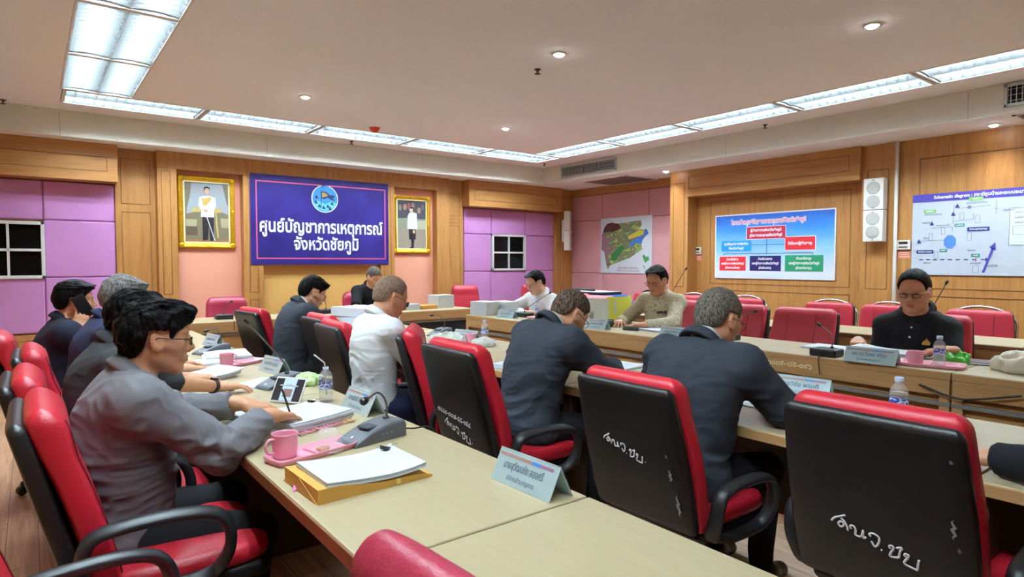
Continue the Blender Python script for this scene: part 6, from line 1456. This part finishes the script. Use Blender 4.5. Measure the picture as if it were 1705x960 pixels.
stack('of the low head table stack', 3.82, 7.12, ZR, 8, 4, .24, .20, .018, col('pale blue cover', 170, 196, 216), colour='pale blue')
tag(MB().box((-.13, -.09, 0), (.13, .09, .05), .008, 2).build('envelope_packet', mat('ochre packet', rgb(214, 150, 66), .6)), 'orange brown packet between the pale booklets on the head table', 'packet', None, (4.09, 7.13, ZR), .1)
stack('of the far left stack, right row', 4.13, 5.86, ZR, 6, 8, .20, .28, .0195); stack('of the far right stack, right row', 4.36, 5.80, ZR, 4, 8, .20, .28, .0188)
stack('of the stack left of the yellow folder', 4.42, 4.52, ZR, 5, 6, .20, .28, .020)
for i, (z_, h_, lab) in enumerate(((ZT, .02, 'loose white papers at the foot of the thick white bundles'), (ZT + .021, .105, 'lower thick white paper bundle beside the man in the black jacket'), (ZT + .130, .085, 'upper thick white paper bundle beside the man in the black jacket'))):
    o = thing('paper_bundle', lab, 'paper bundle', (2.60 - .05 * (i == 0), 5.72 - .12 * (i == 0), z_), math.radians(6 + 4 * i), 'thick paper bundles')
    w_, l_ = (.36, .62) if i else (.42, .5); pm = mat('cut page edges', rgb(208, 208, 202), .8, var=.05, vscale=120)
    MB().box((-w_ / 2, -l_ / 2, .002), (w_ / 2, l_ / 2, h_ - .003), .004, 1).build('pages', pm, o); MB().box((-w_ / 2 - .002, -l_ / 2 - .002, h_ - .003), (w_ / 2 + .002, l_ / 2 + .002, h_)).build('cover', M_PAPER, o); MB().box((-w_ / 2 - .003, -l_ / 2, 0), (-w_ / 2, l_ / 2, h_)).build('spine', M_PAPER, o)
# crumpled things
def lump(name, lab, cat, m, x, y, z, r, seed, amp=.3, deg=0, fr=14, vox=.005, group=None, flat_z=True):
    r = np.array(r); g = Grid(-r * 1.5, r * 1.5, vox); sl, Pq = g.block(-r * 1.5, r * 1.5); g.d[sl] = elli(Pq, (0, 0, 0), tuple(r)); V, Q = surface(g.d, g.lo, vox); N = vnormals(V, Q)
    f = 1 - 2 * np.abs(vnoise(V * fr + seed, seed)) + .5 * (1 - 2 * np.abs(vnoise(V * fr * 2.3 + seed, seed + 1))); V = V + N * (f * amp * r[2])[:, None]; V[:, 2] = np.maximum(V[:, 2], -r[2] * .45); V[:, 2] += r[2] * .45
    o = solid(name, V, Q, m, None); tag(o, lab, cat, group, (x, y, z + .001), math.radians(deg)); return o
k = NT('cloudy plastic film'); k.b.inputs['Base Color'].default_value = rgb(226, 232, 226); k.b.inputs['Transmission Weight'].default_value = .35; k.b.inputs['Roughness'].default_value = .3; k.b.inputs['IOR'].default_value = 1.1; M_FILM = k.m
lump('plastic_wrapper', 'pale green crumpled plastic wrapper behind the second microphone', 'wrapper', mat('pale green film', rgb(190, 222, 156), .4), 1.165, 3.30, ZT, (.085, .07, .03), 3, .5, 20, 22)
lump('plastic_wrapper', 'cloudy plastic bag on the middle row left of the pink mug', 'wrapper', M_FILM, 2.66, 4.30, ZT, (.09, .17, .045), 5, .5, 10, 14)
lump('plastic_wrapper', 'small white crumpled bag beside the pink mug of the middle row', 'wrapper', M_FILM, 2.80, 3.98, ZT, (.07, .10, .035), 7, .45, 30, 16)
lump('plastic_bag', 'bright green crumpled bag beside the water bottle of the man in the black polo', 'bag', mat('bright green film', rgb(84, 190, 62), .35), 4.36, 1.32, ZR, (.05, .075, .038), 9, .55, 20, 24)
lump('cloth_bag', 'cream cloth bag lying on the right row at the right edge', 'bag', mat('cream canvas', rgb(212, 208, 190), .9, var=.04, bump=.3, bscale=300), 4.32, .88, ZR, (.14, .24, .06), 12, .45, -8, 11, .007)
t = thing('notebook', 'dark red notebook between the green bag and the cream cloth bag', 'notebook', (4.46, 1.20, ZR), math.radians(10)); MB().box((-.08, -.10, 0), (.08, .10, .018), .003, 1).build('cover', mat('dark maroon cover', rgb(84, 48, 52), .5), t); MB().box((-.082, -.096, .004), (-.079, .096, .014)).build('pages', M_PAPER, t)
# blue boxes with a black case at the back
for i, (x, y, z_, l_, w_, h_, m_, lab) in enumerate(((5.86, 5.78, ZR, .84, .50, .10, (44, 110, 214), 'lower bright blue box behind the stacked white booklets'), (5.86, 5.84, ZR + .10, .78, .44, .085, (40, 104, 206), 'upper bright blue box under the black case'))):
    o = thing('storage_box', lab, 'box', (x, y, z_), 0, 'bright blue boxes'); bm_ = mat('blue plastic', rgb(*m_), .4)
    MB().box((-w_ / 2, -l_ / 2, 0), (w_ / 2, l_ / 2, h_ - .02), .01, 2).build('box_body', bm_, o); MB().box((-w_ / 2 - .006, -l_ / 2 - .006, h_ - .022), (w_ / 2 + .006, l_ / 2 + .006, h_), .006, 2).build('lid', bm_, o); MB().box((-w_ / 2 - .016, -.05, h_ - .05), (-w_ / 2, .05, h_ - .015), .004, 1).build('latch', mat('dark blue plastic', rgb(24, 60, 140), .4), o)
t = thing('equipment_case', 'flat black case on the blue boxes', 'case', (5.88, 5.95, ZR + .186), 0.05); MB().box((-.2, -.40, 0), (.2, .34, .035), .008, 2).build('case_body', M_BLACK, t); MB().box((-.2, -.38, .035), (.2, .32, .040), .002, 1).build('lid_edge', col('pale case lid', 200, 186, 188), t)
t = thing('cable_bundle', 'black rolled cable on the flat black case', 'cable', (5.86, 6.10, ZR + .228), 0); MB().tube([(.0, -.28, .012), (.02, -.1, .014), (0, .1, .012), (.01, .25, .012)], .014, 8).build('roll', M_BLACK, t); MB().tube([(.03, -.2, .01), (.04, 0, .012), (.03, .22, .010)], .008, 7).build('loop', M_BLACK, t)
# loose cables on the front of the right row
tag(MB().tube(smooth_path([(3.945, 1.36, .715), (3.935, 1.30, .70), (3.93, 1.235, .682), (3.93, 1.15, .670), (3.93, 1.05, .69), (3.94, .90, .728)], 6), .006, 7).build('loose_cable', M_BLACK), 'black cable sagging below the seam of the right row tables', 'cable', 'loose cables on the right row')
tag(MB().tube(smooth_path([(3.945, 3.32, .72), (3.935, 3.22, .69), (3.93, 3.10, .655), (3.93, 2.90, .66), (3.94, 2.72, .70)], 6), .005, 7).build('loose_cable', M_BLACK), 'black cable hanging on the right row behind the suited men', 'cable', 'loose cables on the right row')
# white lettering on the edge of the right row
gr = [o for o in bpy.data.objects if o.get('label') == 'right row table with white lettering along its front edge'][0]
ap = [c for c in gr.children if c.name.startswith('apron')][0]
Mg = frame((-(XR1 - XR0) / 2 + .03 - .02 - .0125, .14, ZR - .071), (0, -1, 0), (0, 0, 1))
text_mesh('painted_lettering', '๗๔๔๐-๐๐๗-๐๐๐๕-๙/๕-๐๔๖', .052, col('cream paint', 244, 228, 190), ap, Mg, .0004, bold=.0008, width=.56)
# worn things: watch, phone, ribbon, badge
q_ = p2['_']; S_, e_, w_, HRm, _p = q_['A'][-1]
ax = (e_ - w_) / np.linalg.norm(e_ - w_); c_ = w_ + ax * .035; up_ = HRm[:, 2] - ax * (HRm[:, 2] @ ax); up_ /= np.linalg.norm(up_); sd_ = np.cross(up_, ax)
wt = thing_part('wrist_watch', q_['root'])
MB().rings([[tuple(c_ + ax * o_ + (up_ * math.cos(a) * .031 + sd_ * math.sin(a) * .031) * r_) for a in [2 * PI * j / 24 for j in range(24)]] for o_, r_ in ((-.010, 1.0), (-.010, 1.12), (.010, 1.12), (.010, 1.0))], closed=True).build('strap', M_BLACK, wt)
Mw = Matrix(np.vstack([np.column_stack([ax, sd_, up_, c_ + up_ * .034]), [0, 0, 0, 1]]).tolist()); MB().lathe([(.019, -.006), (.020, 0), (.020, .005), (.017, .008), (.001, .0082)], 20, Mw).build('dial', mat('watch dial', rgb(40, 44, 48), .2), wt)
q_ = p4['_']; S_, e_, w_, HRm, _p = q_['A'][-1]; Hc = q_['H'] + q_['HR'] @ np.array((.035, -.100, -.020))
ph = thing('phone', 'black phone held to the ear of the man in the navy jacket', 'phone'); Mx = q_['HR'] @ Rx(.10) @ Ry(-.5)
Mp = Matrix(np.vstack([np.column_stack([Mx, Hc]), [0, 0, 0, 1]]).tolist()); ph.matrix_world = Matrix.Translation((p4['x'], p4['y'], 0)) @ Matrix.Rotation(math.radians(p4.get('deg', 0)), 4, 'Z') @ Mp
MB().box((-.037, -.005, -.075), (.037, .004, .075), .006, 3).build('phone_body', M_BLACK, ph); MB().box((-.034, .004, -.07), (.034, .0046, .07)).build('screen', M_GLASSDARK, ph); MB().box((-.030, -.0065, .045), (-.008, -.005, .068), .002, 1).build('lens_block', mat('phone lens block', rgb(50, 50, 54), .2), ph)
def chest_patch(p, name, y, z, pts, m, th=.004):
    q = p['_']; V = q['V']; c = np.array((0, y, z)); dlt = np.abs(V[:, 1] - y) + np.abs(V[:, 2] - z); sel = np.where(dlt < .02)[0]; b = V[sel[np.argmax(V[sel, 0])]]; n = q['N'][sel[np.argmax(V[sel, 0])]]
    M = frame(tuple(b + n * .002), (0, 1, 0), (-.25, 0, 1)); mb = MB(); mb.poly([(u, v, 0) for u, v in pts], M=None, depth=(0, 0, th)); o = mb.build(name, m, q['shirt']); o.data.transform(M); return o
chest_patch(p11, 'ribbon', .085, .86, [(-.05, .012), (-.02, .004), (0, .012), (.02, .004), (.045, .016), (.05, -.012), (.02, -.006), (0, -.012), (-.02, -.006), (-.045, -.016)], M_BLACK, .008)
chest_patch(p12, 'embroidered_badge', .095, .80, [(-.020, -.018), (.020, -.018), (.022, -.002), (0, .022), (-.022, -.002)], col('gold thread', 206, 160, 44), .003)
